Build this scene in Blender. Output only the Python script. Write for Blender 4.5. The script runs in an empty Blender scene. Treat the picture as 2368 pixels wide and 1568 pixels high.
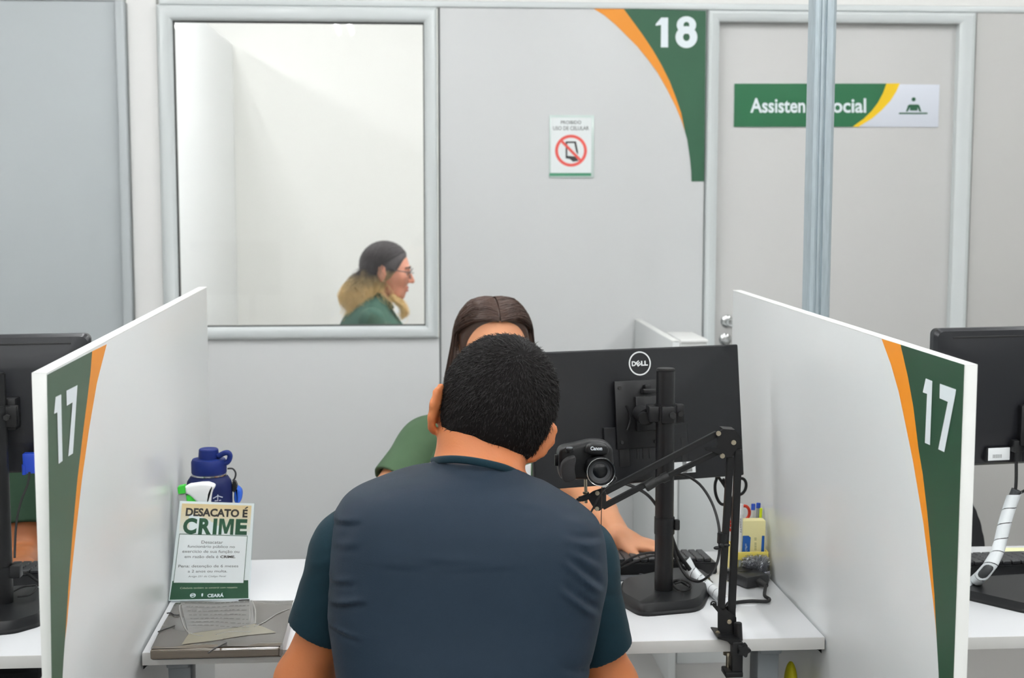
import bpy, bmesh, math, random
import numpy as np
from mathutils import Vector, Matrix

S = bpy.context.scene
COL = S.collection
rnd = random.Random(7)
nrs = np.random.RandomState(11)

# ------------------------------------------------------------------ camera
F_PX, YAW, PITCH, ROLL, CAM_H = 3382.5, .0756, .1062, .0007, 1.5404
W_PX, H_PX = 2368, 1568
_cy, _sy, _cp, _sp = math.cos(YAW), math.sin(YAW), math.cos(PITCH), math.sin(PITCH)
FW = np.array([_sy * _cp, _cy * _cp, -_sp])
_r0 = np.array([_cy, -_sy, 0.0]); _u0 = np.cross(_r0, FW)
RT = math.cos(ROLL) * _r0 + math.sin(ROLL) * _u0
UP = -math.sin(ROLL) * _r0 + math.cos(ROLL) * _u0
CAMP = np.array([0, 0, CAM_H])
cam = bpy.data.cameras.new('camera')
cam.sensor_width = 36; cam.sensor_fit = 'HORIZONTAL'; cam.lens = F_PX / W_PX * 36
cam.clip_start = .05; cam.clip_end = 60
cam.dof.use_dof = True; cam.dof.focus_distance = 2.45; cam.dof.aperture_fstop = 7.1
cam_o = bpy.data.objects.new('camera', cam); COL.objects.link(cam_o)
cam_o.matrix_world = Matrix(((RT[0], UP[0], -FW[0], 0), (RT[1], UP[1], -FW[1], 0), (RT[2], UP[2], -FW[2], CAM_H), (0, 0, 0, 1)))
S.camera = cam_o

# ------------------------------------------------------------------ world, exposure
w = bpy.data.worlds.new('world'); S.world = w; w.use_nodes = True
w.node_tree.nodes['Background'].inputs[0].default_value = (.9, .95, 1, 1)
w.node_tree.nodes['Background'].inputs[1].default_value = .3
S.view_settings.view_transform = 'Standard'; S.view_settings.look = 'None'
S.view_settings.gamma = 1; S.view_settings.use_curve_mapping = False
S.view_settings.exposure = EXPOSURE = 0.0
TUBE_STRENGTH = 56.0
S.cycles.use_denoising = True
S.cycles.max_bounces = 10; S.cycles.diffuse_bounces = 6; S.cycles.transparent_max_bounces = 16


def at(px, py, X=None, Y=None, Z=None):
    """the point of the place that the photo shows at (px, py), on the plane X, Y or Z = constant"""
    d = FW + RT * (px - W_PX / 2) / F_PX - UP * (py - H_PX / 2) / F_PX
    t = X / d[0] if X is not None else (Y / d[1] if Y is not None else (Z - CAM_H) / d[2])
    return CAMP + d * t


# ------------------------------------------------------------------ materials
def lin(c):
    if isinstance(c, str):
        c = [int(c[i:i + 2], 16) for i in (0, 2, 4)]
    return tuple(((v / 255) / 12.92 if v / 255 <= .04045 else ((v / 255 + .055) / 1.055) ** 2.4) for v in c)


MATS = {}


def mat(name, c, rough=.5, metal=0, spec=.5, bump=0, bscale=200, var=0, vscale=5, stretch=None, **kw):
    if name in MATS:
        return MATS[name]
    m = bpy.data.materials.new(name); m.use_nodes = True; MATS[name] = m
    nt = m.node_tree; b = nt.nodes['Principled BSDF']
    col = (*lin(c), 1)
    b.inputs['Base Color'].default_value = col
    b.inputs['Roughness'].default_value = rough; b.inputs['Metallic'].default_value = metal
    b.inputs['Specular IOR Level'].default_value = spec
    for k, v in kw.items():
        b.inputs[k.replace('_', ' ')].default_value = v
    tc = nt.nodes.new('ShaderNodeTexCoord'); mp = nt.nodes.new('ShaderNodeMapping')
    nt.links.new(tc.outputs['Object'], mp.inputs[0])
    if stretch: mp.inputs['Scale'].default_value = stretch
    if var:
        n = nt.nodes.new('ShaderNodeTexNoise'); n.inputs['Scale'].default_value = vscale; n.inputs['Detail'].default_value = 5
        mx = nt.nodes.new('ShaderNodeMix'); mx.data_type = 'RGBA'
        nt.links.new(mp.outputs[0], n.inputs['Vector']); nt.links.new(n.outputs['Fac'], mx.inputs['Factor'])
        mx.inputs['A'].default_value = tuple(min(1, v * (1 - var)) for v in col[:3]) + (1,)
        mx.inputs['B'].default_value = tuple(min(1, v * (1 + var)) for v in col[:3]) + (1,)
        nt.links.new(mx.outputs['Result'], b.inputs['Base Color'])
    if bump:
        n = nt.nodes.new('ShaderNodeTexNoise'); n.inputs['Scale'].default_value = bscale; n.inputs['Detail'].default_value = 3
        bp = nt.nodes.new('ShaderNodeBump'); bp.inputs['Strength'].default_value = bump; bp.inputs['Distance'].default_value = .002
        nt.links.new(mp.outputs[0], n.inputs['Vector']); nt.links.new(n.outputs['Fac'], bp.inputs['Height'])
        nt.links.new(bp.outputs[0], b.inputs['Normal'])
    return m


def emit(name, c, s):
    m = bpy.data.materials.new(name); m.use_nodes = True; nt = m.node_tree
    b = nt.nodes['Principled BSDF']; b.inputs['Base Color'].default_value = (.8, .8, .8, 1)
    b.inputs['Emission Color'].default_value = (*lin(c), 1); b.inputs['Emission Strength'].default_value = s
    return m


def thin_glass(name, c='ffffff', refl=1.0, rough=0.0, ior=1.45):
    m = bpy.data.materials.new(name); m.use_nodes = True; nt = m.node_tree
    nt.nodes.remove(nt.nodes['Principled BSDF'])
    t = nt.nodes.new('ShaderNodeBsdfTransparent'); t.inputs[0].default_value = (*lin(c), 1)
    g = nt.nodes.new('ShaderNodeBsdfGlossy'); g.inputs['Roughness'].default_value = rough
    fr = nt.nodes.new('ShaderNodeFresnel'); fr.inputs['IOR'].default_value = ior
    mu = nt.nodes.new('ShaderNodeMath'); mu.operation = 'MULTIPLY'; mu.inputs[1].default_value = refl
    mx = nt.nodes.new('ShaderNodeMixShader')
    nt.links.new(fr.outputs[0], mu.inputs[0]); nt.links.new(mu.outputs[0], mx.inputs[0])
    nt.links.new(t.outputs[0], mx.inputs[1]); nt.links.new(g.outputs[0], mx.inputs[2])
    nt.links.new(mx.outputs[0], nt.nodes['Material Output'].inputs[0])
    return m


def ramp_z(name, c0, c1, z0, z1, rough=.45, noise=.15, axis=2, **kw):
    """a colour that changes along one axis of the thing itself (dyed hair, printed fade)"""
    m = mat(name, c0, rough, **kw); nt = m.node_tree; b = nt.nodes['Principled BSDF']
    tc = nt.nodes.new('ShaderNodeTexCoord'); sx = nt.nodes.new('ShaderNodeSeparateXYZ')
    mr = nt.nodes.new('ShaderNodeMapRange'); mr.inputs[1].default_value = z0; mr.inputs[2].default_value = z1
    no = nt.nodes.new('ShaderNodeTexNoise'); no.inputs['Scale'].default_value = 25; no.inputs['Detail'].default_value = 4
    ad = nt.nodes.new('ShaderNodeMath'); ad.operation = 'MULTIPLY_ADD'; ad.inputs[1].default_value = noise
    mx = nt.nodes.new('ShaderNodeMix'); mx.data_type = 'RGBA'
    mx.inputs['A'].default_value = (*lin(c0), 1); mx.inputs['B'].default_value = (*lin(c1), 1)
    nt.links.new(tc.outputs['Object'], sx.inputs[0]); nt.links.new(tc.outputs['Object'], no.inputs['Vector'])
    nt.links.new(no.outputs['Fac'], ad.inputs[0]); nt.links.new(sx.outputs[axis], ad.inputs[2])
    nt.links.new(ad.outputs[0], mr.inputs[0]); nt.links.new(mr.outputs[0], mx.inputs['Factor'])
    nt.links.new(mx.outputs['Result'], b.inputs['Base Color'])
    return m


PANEL = mat('panel_grey', (207, 208, 208), .42, spec=.4, bump=.04, bscale=300)
PANEL_L = mat('panel_grey_cool', (178, 184, 186), .42, spec=.4)
PLASTER = mat('plaster_white', (236, 235, 232), .8, bump=.1, bscale=90)
ALU = mat('alu_white', (214, 219, 219), .3, spec=.5)
DOORM = mat('door_laminate', (202, 201, 199), .45, spec=.4)
GASKET = mat('gasket', (40, 44, 42), .6)
LAM = mat('laminate_grey', (220, 223, 223), .26, spec=.45, bump=.05, bscale=500)
EDGE = mat('edge_white', (236, 237, 234), .35)
DESKM = mat('desk_white', (226, 227, 229), .3, spec=.4, bump=.03, bscale=400)
DESK_E = mat('desk_edge', (214, 213, 210), .4)
STEEL_G = mat('steel_grey_paint', (140, 146, 150), .45)
BLACK = mat('black_plastic', (22, 23, 25), .42, spec=.35, bump=.06, bscale=900)
BLACK_M = mat('black_metal', (16, 16, 18), .38, spec=.38)
BLACK_R = mat('black_rubber', (20, 20, 21), .6)
CHROME = mat('chrome', (205, 206, 206), .18, metal=1)
NICKEL = mat('nickel', (190, 180, 160), .3, metal=1)
ZINC = mat('zinc', (176, 188, 194), .42, metal=.55, var=.22, vscale=60, stretch=(3, 3, .35))
GREEN_A = mat('vinyl_green_faded', (66, 90, 72), .5)
GREEN_B = mat('vinyl_green', (33, 72, 48), .45)
GREEN_C = mat('vinyl_green_wall', (36, 86, 58), .5)
GREEN_D = mat('sign_green', (18, 98, 58), .45)
ORANGE = mat('vinyl_orange', (228, 143, 36), .5)
ORANGE_B = mat('vinyl_orange_deep', (240, 148, 20), .5)
WHITE_V = mat('vinyl_white', (232, 240, 244), .5)
YELLOW_V = mat('sign_yellow', (238, 196, 8), .45)
SIGNW = mat('sign_white', (224, 228, 238), .4)
PAPER = mat('paper_white', (240, 243, 244), .6)
INK = mat('ink_grey', (110, 112, 112), .7)
INKB = mat('ink_black', (52, 46, 42), .7)
INKG = mat('ink_green', (34, 84, 56), .7)
RED = mat('red', (222, 62, 40), .4)
REDS = mat('sign_red', (224, 92, 84), .5)
CLEAR = thin_glass('clear_acrylic', 'fdffff', .35, .02)
WINGLASS = thin_glass('window_glass', 'ffffff', .75, 0.0, 1.4)


# ------------------------------------------------------------------ mesh builder
class MB:
    """collects shapes into one mesh"""
    def __init__(s):
        s.bm = bmesh.new(); s.mats = []

    def _mi(s, m):
        if m is None: return 0
        if m not in s.mats: s.mats.append(m)
        return s.mats.index(m)

    def _take(s, b, m, M=None):
        if M is not None: b.transform(M)
        mi = s._mi(m); vm = {}
        for v in b.verts: vm[v] = s.bm.verts.new(v.co)
        for f in b.faces:
            try:
                nf = s.bm.faces.new([vm[v] for v in f.verts]); nf.material_index = mi; nf.smooth = True
            except ValueError:
                pass
        b.free()
        return s

    def box(s, lo, hi, bev=0, m=None, seg=2, M=None):
        lo, hi = Vector(lo), Vector(hi); b = bmesh.new()
        bmesh.ops.create_cube(b, size=1, matrix=Matrix.Translation((lo + hi) / 2) @ Matrix.Diagonal((*(hi - lo), 1)))
        if bev: bmesh.ops.bevel(b, geom=b.edges[:], offset=bev, segments=seg, affect='EDGES', profile=.5)
        return s._take(b, m, M)

    def cyl(s, p0, p1, r0, r1=None, seg=20, bev=0, m=None, M=None):
        p0, p1 = Vector(p0), Vector(p1); r1 = r0 if r1 is None else r1
        d = p1 - p0; b = bmesh.new()
        bmesh.ops.create_cone(b, cap_ends=True, segments=seg, radius1=r0, radius2=r1, depth=d.length)
        if bev: bmesh.ops.bevel(b, geom=[e for e in b.edges if abs(e.verts[0].co.z - e.verts[1].co.z) < 1e-6 and len(e.link_faces) == 2], offset=bev, segments=2, affect='EDGES')
        b.transform(Matrix.Translation((p0 + p1) / 2) @ d.to_track_quat('Z', 'Y').to_matrix().to_4x4())
        return s._take(b, m, M)

    def sph(s, c, r, m=None, sc=(1, 1, 1), M=None, u=20, v=12):
        b = bmesh.new(); bmesh.ops.create_uvsphere(b, u_segments=u, v_segments=v, radius=r)
        b.transform(Matrix.Translation(Vector(c)) @ Matrix.Diagonal((*sc, 1)))
        return s._take(b, m, M)

    def lathe(s, prof, c=(0, 0, 0), axis=(0, 0, 1), seg=32, m=None, M=None):
        b = bmesh.new(); rings = []
        for r, h in prof:
            if r < 1e-6: rings.append([b.verts.new((0, 0, h))])
            else: rings.append([b.verts.new((r * math.cos(2 * math.pi * i / seg), r * math.sin(2 * math.pi * i / seg), h)) for i in range(seg)])
        for a, c2 in zip(rings, rings[1:]):
            for i in range(seg):
                j = (i + 1) % seg
                if len(a) == 1 and len(c2) == 1: continue
                if len(a) == 1: b.faces.new((a[0], c2[i], c2[j]))
                elif len(c2) == 1: b.faces.new((a[i], a[j], c2[0]))
                else: b.faces.new((a[i], a[j], c2[j], c2[i]))
        b.transform(Matrix.Translation(Vector(c)) @ Vector(axis).to_track_quat('Z', 'Y').to_matrix().to_4x4())
        return s._take(b, m, M)

    def tube(s, pts, r, seg=8, m=None, M=None, smooth=0, closed=False, flat=None):
        """a round (or flattened) cable through the points; r is a number or a list"""
        P = [Vector(p) for p in pts]
        for _ in range(smooth): P = catmull(P)
        n = len(P); rr = r if isinstance(r, (list, tuple)) else None
        b = bmesh.new(); rings = []; nrm = None
        for i, p in enumerate(P):
            if closed: t = P[(i + 1) % n] - P[i - 1]
            else: t = P[min(i + 1, n - 1)] - P[max(i - 1, 0)]
            t.normalize()
            if nrm is None:
                nrm = t.cross(Vector((0, 0, 1)))
                if nrm.length < 1e-3: nrm = t.cross(Vector((1, 0, 0)))
            nrm = (nrm - t * nrm.dot(t)).normalized(); bi = t.cross(nrm)
            R = rr[min(int(round(i / max(1, n - 1) * (len(rr) - 1))), len(rr) - 1)] if rr else r
            fl = flat or (1, 1)
            rings.append([b.verts.new(p + (nrm * math.cos(a) * fl[0] + bi * math.sin(a) * fl[1]) * R) for a in (2 * math.pi * k / seg for k in range(seg))])
        m_ = n if closed else n - 1
        for i in range(m_):
            a, c = rings[i], rings[(i + 1) % n]
            for k in range(seg):
                b.faces.new((a[k], a[(k + 1) % seg], c[(k + 1) % seg], c[k]))
        if not closed:
            b.faces.new(rings[0][::-1]); b.faces.new(rings[-1])
        return s._take(b, m, M)

    def poly(s, pts, m=None, M=None):
        b = bmesh.new(); f = b.faces.new([b.verts.new(Vector(p)) for p in pts]); f.normal_update()
        bmesh.ops.triangulate(b, faces=[f], ngon_method='EAR_CLIP')
        return s._take(b, m, M)

    def prism(s, pts, d, m=None, M=None, bev=0):
        """closed polygon pts, given a thickness along the vector d"""
        d = Vector(d); b = bmesh.new(); P = [Vector(p) for p in pts]
        a = [b.verts.new(p) for p in P]; c = [b.verts.new(p + d) for p in P]; n = len(P)
        f0 = b.faces.new(a[::-1]); f1 = b.faces.new(c)
        for i in range(n): b.faces.new((a[i], a[(i + 1) % n], c[(i + 1) % n], c[i]))
        bmesh.ops.recalc_face_normals(b, faces=b.faces[:])
        if bev: bmesh.ops.bevel(b, geom=b.edges[:], offset=bev, segments=2, affect='EDGES', clamp_overlap=True)
        bmesh.ops.triangulate(b, faces=[f for f in b.faces if len(f.verts) > 4], ngon_method='EAR_CLIP')
        return s._take(b, m, M)

    def pad(s, pts, d, bev, m=None, it=2):
        """a closed outline, corners rounded, swept along d with soft edges"""
        P = [Vector(p) for p in pts]; d = Vector(d)
        for _ in range(it):
            P = [q for i in range(len(P)) for q in (P[i].lerp(P[(i + 1) % len(P)], .22), P[i].lerp(P[(i + 1) % len(P)], .78))]
        n = len(P); ar = sum((P[i].cross(P[(i + 1) % n]) for i in range(n)), Vector()); nn = ar.normalized(); c = sum(P, Vector()) / n
        inw = []
        for i in range(n):
            t = (P[(i + 1) % n] - P[i - 1]).normalized(); inw.append(nn.cross(t).normalized())
        L = d.length; u = d / L; bev = min(bev, L * .45)
        rings = [[P[i] + inw[i] * bev * (1 - math.sin(a)) + u * bev * (1 - math.cos(a)) for i in range(n)] for a in (0, .5, 1.0, math.pi / 2)]
        rings += [[P[i] + inw[i] * bev * (1 - math.sin(a)) + u * (L - bev * (1 - math.cos(a))) for i in range(n)] for a in (math.pi / 2, 1.0, .5, 0)]
        return s.loft(rings, m)

    def loft(s, rings, m=None, M=None, cap=True):
        b = bmesh.new(); R = [[b.verts.new(Vector(p)) for p in r] for r in rings]; n = len(R[0])
        for a, c in zip(R, R[1:]):
            for i in range(n): b.faces.new((a[i], a[(i + 1) % n], c[(i + 1) % n], c[i]))
        if cap: b.faces.new(R[0][::-1]); b.faces.new(R[-1])
        bmesh.ops.recalc_face_normals(b, faces=b.faces[:])
        return s._take(b, m, M)

    def frame(s, corners, prof, m=None, closed=True, n=(0, -1, 0)):
        """sweep a profile of (inset, out) along mitred corners; corners = [(point, inset vector)]"""
        n = Vector(n); b = bmesh.new(); L = []
        for p, iv in corners:
            L.append([b.verts.new(Vector(p) + Vector(iv) * i + n * o) for i, o in prof])
        k = len(L); q = len(prof)
        for i in range(k if closed else k - 1):
            a, c = L[i], L[(i + 1) % k]
            for j in range(q): b.faces.new((a[j], a[(j + 1) % q], c[(j + 1) % q], c[j]))
        if not closed: b.faces.new(L[0][::-1]); b.faces.new(L[-1])
        bmesh.ops.recalc_face_normals(b, faces=b.faces[:])
        return s._take(b, m)

    def tri(s, V, Fs, m=None):
        b = bmesh.new(); vs = [b.verts.new(v) for v in V]
        for f in Fs:
            try: b.faces.new([vs[i] for i in f])
            except ValueError: pass
        return s._take(b, m)

    def obj(s, name, m=None, parent=None, ang=40, local=False):
        me = bpy.data.meshes.new(name); s.bm.to_mesh(me); s.bm.free()
        return link_mesh(name, me, s.mats or [m], parent, ang, local)


WM = {}


def link_mesh(name, me, mats, parent=None, ang=40, local=False):
    for q in mats: me.materials.append(q)
    o = bpy.data.objects.new(name, me); COL.objects.link(o)
    if parent is not None:
        if not local: me.transform(WM[parent].inverted())
        o.parent = parent; WM[o] = WM[parent]
    elif local is False:
        co = np.empty(len(me.vertices) * 3); me.vertices.foreach_get('co', co); co = co.reshape(-1, 3)
        lo, hi = co.min(0), co.max(0); base = Vector(((lo[0] + hi[0]) / 2, (lo[1] + hi[1]) / 2, lo[2]))
        me.transform(Matrix.Translation(-base)); o.location = base; WM[o] = Matrix.Translation(base)
    me.shade_smooth()
    if ang < 180: me.set_sharp_from_angle(angle=math.radians(ang))
    return o


def catmull(P):
    out = []
    n = len(P)
    for i in range(n - 1):
        a, b, c, d = P[max(i - 1, 0)], P[i], P[i + 1], P[min(i + 2, n - 1)]
        out.append(b); out.append((-a + 9 * b + 9 * c - d) / 16)
    out.append(P[-1]); return out


def tag(o, label, cat, group=None):
    o['label'] = label; o['category'] = cat
    if group: o['group'] = group
    return o


def thing(name, label, cat, loc=(0, 0, 0), rotz=0, group=None, M=None):
    o = bpy.data.objects.new(name, None); COL.objects.link(o); o.empty_display_size = .05
    m = M if M is not None else Matrix.Translation(Vector(loc)) @ Matrix.Rotation(rotz, 4, 'Z')
    o.matrix_world = m; WM[o] = m.copy()
    return tag(o, label, cat, group)


def struct(o):
    o['kind'] = 'structure'; return o


def dup(root, loc, label, group=None):
    """a copy of a thing with copies of its parts and their sub-parts"""
    r = root.copy(); COL.objects.link(r); r.location = loc; r['label'] = label
    WM[r] = Matrix.Translation(Vector(loc))
    if group: r['group'] = group
    for ch in list(root.children):
        c = ch.copy(); COL.objects.link(c); c.parent = r
        for g in list(ch.children):
            d = g.copy(); COL.objects.link(d); d.parent = c
    return r


# ------------------------------------------------------------------ lettering
_tc = {}


def text_geo(t, bold=0.0, shear=0.0):
    """flat letter shapes of a text, scaled to a unit box"""
    k = (t, bold, shear)
    if k not in _tc:
        c = bpy.data.curves.new('t', 'FONT'); c.body = t; c.fill_mode = 'FRONT'; c.offset = bold; c.shear = shear; c.resolution_u = 4
        o = bpy.data.objects.new('t', c); COL.objects.link(o)
        dg = bpy.context.evaluated_depsgraph_get(); me = bpy.data.meshes.new_from_object(o.evaluated_get(dg))
        V = np.array([v.co[:2] for v in me.vertices]); Fs = [tuple(p.vertices) for p in me.polygons]
        COL.objects.unlink(o); bpy.data.objects.remove(o); bpy.data.curves.remove(c); bpy.data.meshes.remove(me)
        lo, hi = V.min(0), V.max(0); _tc[k] = ((V - lo) / (hi - lo), Fs, (hi - lo)[0] / (hi - lo)[1])
    return _tc[k]


def put_text(mb, t, fn, box, m=None, bold=0.0, shear=0.0):
    """letters fitted into box (x0, y0, x1, y1) with y1 the top line; fn maps (x, y) to the place"""
    V, Fs, _ = text_geo(t, bold, shear)
    x0, y0, x1, y1 = box
    mb.tri([fn(x0 + (x1 - x0) * a, y0 + (y1 - y0) * b) for a, b in V], Fs, m)


def disc(cx, cy, r, n=40, a0=0, a1=2 * math.pi):
    return [(cx + r * math.cos(a0 + (a1 - a0) * i / n), cy + r * math.sin(a0 + (a1 - a0) * i / n)) for i in range(n)]


def ring_tri(cx, cy, r0, r1, n=48):
    a = disc(cx, cy, r0, n); b = disc(cx, cy, r1, n)
    return a + b, [(i, (i + 1) % n, n + (i + 1) % n, n + i) for i in range(n)]


# ================================================================== THE ROOM
YW = 5.044; CEIL = 3.0
XA, XB, YA, YB = -5.2, 6.2, -5.0, YW
m = MB().box((XA, YA, -.05), (XB, 9.0, 0)); struct(m.obj('floor', mat('floor_tile', (152, 150, 147), .3, var=.05, vscale=2)))
m = MB().box((XA, YA, CEIL), (XB, 9.0, CEIL + .05)); struct(m.obj('ceiling', mat('ceiling_white', (240, 240, 238), .8)))
for nm, lo, hi in (('wall_left', (XA - .1, YA, 0), (XA, 9, CEIL)), ('wall_right', (XB, YA, 0), (XB + .1, 9, CEIL)), ('wall_front', (XA, YA - .1, 0), (XB, YA, CEIL))):
    struct(MB().box(lo, hi).obj(nm, mat('hall_wall', (214, 216, 214), .7)))

ZT = 2.131                                                    # top of the panel wall
X_W0, X_W1, Z_W0, Z_W1 = -.808, .126, 1.006, ZT               # window opening
X_D0, X_D1 = 1.055, 2.0                                       # door opening
T = .05


def panel(name, x0, x1, z0, z1, mt=PANEL, y=YW, t=T):
    return struct(MB().box((x0, y, z0), (x1, y + t, z1), .002).obj(name, mt))


panel('wall_back', .136, X_D0 - .004, 0, ZT)
panel('wall_back', X_W0, .130, 0, Z_W0)
panel('wall_back', X_D1 + .004, XB, 0, ZT, mat('panel_grey_warm', (188, 187, 184), .45))
panel('wall_back', XA, -.942, 0, 2.141, PANEL_L)
panel('wall_back', -.905, X_W0 - .002, 0, CEIL, mat('column_white', (236, 235, 233), .75), y=YW + .004, t=.08)
panel('wall_back', -.80, XB, ZT + .024, CEIL, PLASTER, y=YW + .012, t=.06)
panel('wall_back', XA, -.907, 2.165, CEIL, PLASTER, y=YW + .012, t=.06)
struct(MB().box((-.80, YW - .006, ZT + .001), (XB, YW + .05, ZT + .022), .004).obj('trim_1', ALU))
struct(MB().box((XA, YW - .008, 2.142), (-.915, YW + .05, 2.163), .004).obj('trim_2', ALU))
struct(MB().box((-.941, YW - .022, 0), (-.912, YW + .05, 2.141), .004).obj('trim_3', mat('alu_grey', (182, 188, 190), .35)))
struct(MB().box((.1302, YW + .012, 0), (.1358, YW + .045, ZT)).obj('trim_4', mat('joint_grey', (120, 124, 124), .5)))
struct(MB().box((X_D0 - .0038, YW + .012, 0), (X_D0 - .0002, YW + .045, ZT)).obj('trim_5', MATS['joint_grey']))

# window: rounded aluminium frame, rubber gasket, glass
half_round = [(0, 0)] + [(.026 - .026 * math.cos(math.pi * i / 12), .004 + .02 * math.sin(math.pi * i / 12)) for i in range(13)] + [(.052, -.03), (0, -.03)]
win = struct(MB().frame([((X_W0, YW, Z_W0), (1, 0, .85)), ((X_W1, YW, Z_W0), (-.85, 0, .85)), ((X_W1, YW, Z_W1), (-.85, 0, -1)), ((X_W0, YW, Z_W1), (1, 0, -1))], half_round).obj('window_1', ALU, ang=30))
gx0, gx1, gz0, gz1 = X_W0 + .052, X_W1 - .044, Z_W0 + .044, Z_W1 - .052
WM[win] = WM[win]
MB().frame([((gx0, YW, gz0), (1, 0, 1)), ((gx1, YW, gz0), (-1, 0, 1)), ((gx1, YW, gz1), (-1, 0, -1)), ((gx0, YW, gz1), (1, 0, -1))],
           [(-.004, .001), (.003, .001), (.003, -.03), (-.004, -.03)]).obj('gasket', GASKET, win)
MB().box((gx0 - .002, YW + .012, gz0 - .002), (gx1 + .002, YW + .016, gz1 + .002)).obj('glass', WINGLASS, win)

# door: deep aluminium frame with a recessed leaf
dprof = [(0, 0), (.003, .014), (.012, .02), (.024, .018), (.04, .006), (.04, -.045), (0, -.045)]
door = struct(MB().frame([((X_D0, YW, 0), (1, 0, 0)), ((X_D0, YW, ZT), (1, 0, -.95)), ((X_D1, YW, ZT), (-1.45, 0, -.95)), ((X_D1, YW, 0), (-1.45, 0, 0))], dprof, closed=False).obj('door_1', ALU, ang=30))
MB().box((X_D0 + .038, YW + .028, .01), (X_D1 - .055, YW + .062, ZT - .036), .002).obj('leaf', DOORM, door)
for (px, py), nm in (((1681, 743), 'knob'), ((1677, 785), 'lock_cylinder')):
    c = at(px, py, Y=YW + .028)
    mb = MB().lathe([(0, 0), (.021, 0), (.022, .004), (.016, .009), (.009, .010), (0, .010)], (c[0], YW + .028, c[2]), (0, -1, 0), m=None)
    if nm == 'knob': mb.lathe([(.009, .009), (.009, .022), (.017, .03), (.019, .04), (.014, .047), (0, .049)], (c[0] + .008, YW + .028, c[2] - .001), (0, -1, 0))
    mb.obj(nm, CHROME, door)

# the room behind the glass
yr = 8.3
pc = at(538, 104, Y=yr)
struct(MB().box((XA, yr, 0), (XB, yr + .08, CEIL)).obj('wall_far', mat('far_white', (244, 244, 240), .8)))
struct(MB().box((pc[0] - .06, 5.75, 0), (pc[0], yr - .001, pc[2]), .002).obj('wall_far', mat('far_white_b', (238, 240, 240), .7)))
struct(MB().box((4.2, YW + .1, 0), (4.28, yr - .001, CEIL)).obj('wall_far', MATS['far_white']))

# ceiling lamps with two tubes each
TUBE = emit('tube_light', (252, 254, 255), TUBE_STRENGTH)
lamp0 = None
LAMPS = [(x, y) for y in (-3.2, -1.0, 1.2, 3.3) for x in (-2.05, -.5, 1.05, 2.6)]
LAMPS += [(pc[0] - .19, 6.7), (pc[0] - 1.15, 6.7), (.45, 5.78), (1.1, 5.75), (2.4, 6.2)]  # lamps right of the back-room partition are unseen, added to brighten that room


def lamp(x, y, label):
    global lamp0
    if lamp0 is None:
        t = thing('ceiling_lamp', label, 'lamp', (x, y, CEIL), group='twin tube ceiling lamps')
        MB().prism([(x - .13, y - .62, CEIL), (x + .13, y - .62, CEIL), (x + .09, y - .62, CEIL - .05), (x - .09, y - .62, CEIL - .05)], (0, 1.24, 0)).obj('housing', mat('lamp_white', (235, 235, 235), .4), t)
        for s in (-1, 1):
            MB().cyl((x + s * .06, y - .6, CEIL - .07), (x + s * .06, y + .6, CEIL - .07), .014, seg=12).obj('tube', TUBE, t)
        lamp0 = t
    else:
        dup(lamp0, (x, y, CEIL), label)


for i, (x, y) in enumerate(LAMPS):
    lamp(x, y, 'unseen white twin tube lamp on the ceiling above the picture')
# ================================================================== BOOTH FURNITURE
XL, XR, YF, YRL, YRR, ZP = -.4517, .7483, 1.887, 3.44, 3.2575, 1.299
ZD, YD0, YD1 = .74, 2.476, 3.077
TP = .018


def px_on(fn_kw, pts):
    return [at(x, y, **fn_kw) for x, y in pts]


def partition(label, x, sgn, yr, green, orange, shapes):
    """sgn: direction of the thickness away from the booth"""
    x1 = x + sgn * TP
    t = thing('desk_partition', label, 'partition', ((x + x1) / 2, YF, 0))
    lo, hi = min(x, x1), max(x, x1)
    MB().box((lo, YF, 0), (hi, yr, ZP), .0008).obj('board', LAM, t)
    mb = MB().box((lo - .0003, YF - .001, .0), (hi + .0003, YF + .0004, ZP + .001), .0004)
    mb.box((lo - .0003, YF - .001, ZP - .0004), (hi + .0003, yr, ZP + .001), .0004).obj('edge_band', EDGE, t)
    off = -sgn * .0007
    P = lambda pts: [(x + off * k, *at(px, py, X=x)[1:]) for px, py in pts]
    k = 1
    dec = MB().poly(P(shapes['green']), green).poly(P(shapes['orange']), orange).obj('number_decal', None, t)
    k = 2
    mb = MB()
    for d in shapes['digits']: mb.poly(P(d), WHITE_V)
    mb.obj('numeral', WHITE_V, dec)
    return t


LG = [(107.5, 867), (212, 812.5), (208, 863), (201, 921.6), (190.7, 1001), (177.5, 1112), (166.6, 1232), (157.6, 1348), (150.5, 1460), (146, 1521), (143, 1575), (139, 1680), (122.6, 1680), (118, 1568)]
LO = [(212, 812.5), (245.8, 796), (234, 842), (223, 886), (205, 992), (188, 1112), (174, 1235), (163, 1340), (154, 1440), (149.3, 1480), (150.5, 1460), (157.6, 1348), (166.6, 1232), (177.5, 1112), (190.7, 1001), (201, 921.6), (208, 863)]
LD = [[(p[0] / 3.409, 640 + p[1] / 3.409) for p in q] for q in (
    [(430, 948), (474, 927), (485, 1452), (453, 1476), (443, 1070), (418, 1081)],
    [(515, 899), (603, 854), (600, 900), (567, 1393), (530, 1417), (564, 990), (518, 1018)])]
partition('white partition board left of the seated man, number 17 on its green edge decal', XL, -1, YRL, GREEN_A, ORANGE, dict(green=LG, orange=LO, digits=LD))
RG = [(2083.5, 797.2), (2231.5, 843.5), (2224, 1050), (2215, 1320), (2206, 1570), (2202.5, 1680), (2178, 1680), (2172, 1568), (2171, 1545), (2167, 1478), (2162, 1377), (2153.5, 1269), (2145, 1181.5), (2135, 1097), (2125, 1038), (2113, 940), (2100.8, 872.6)]
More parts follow.
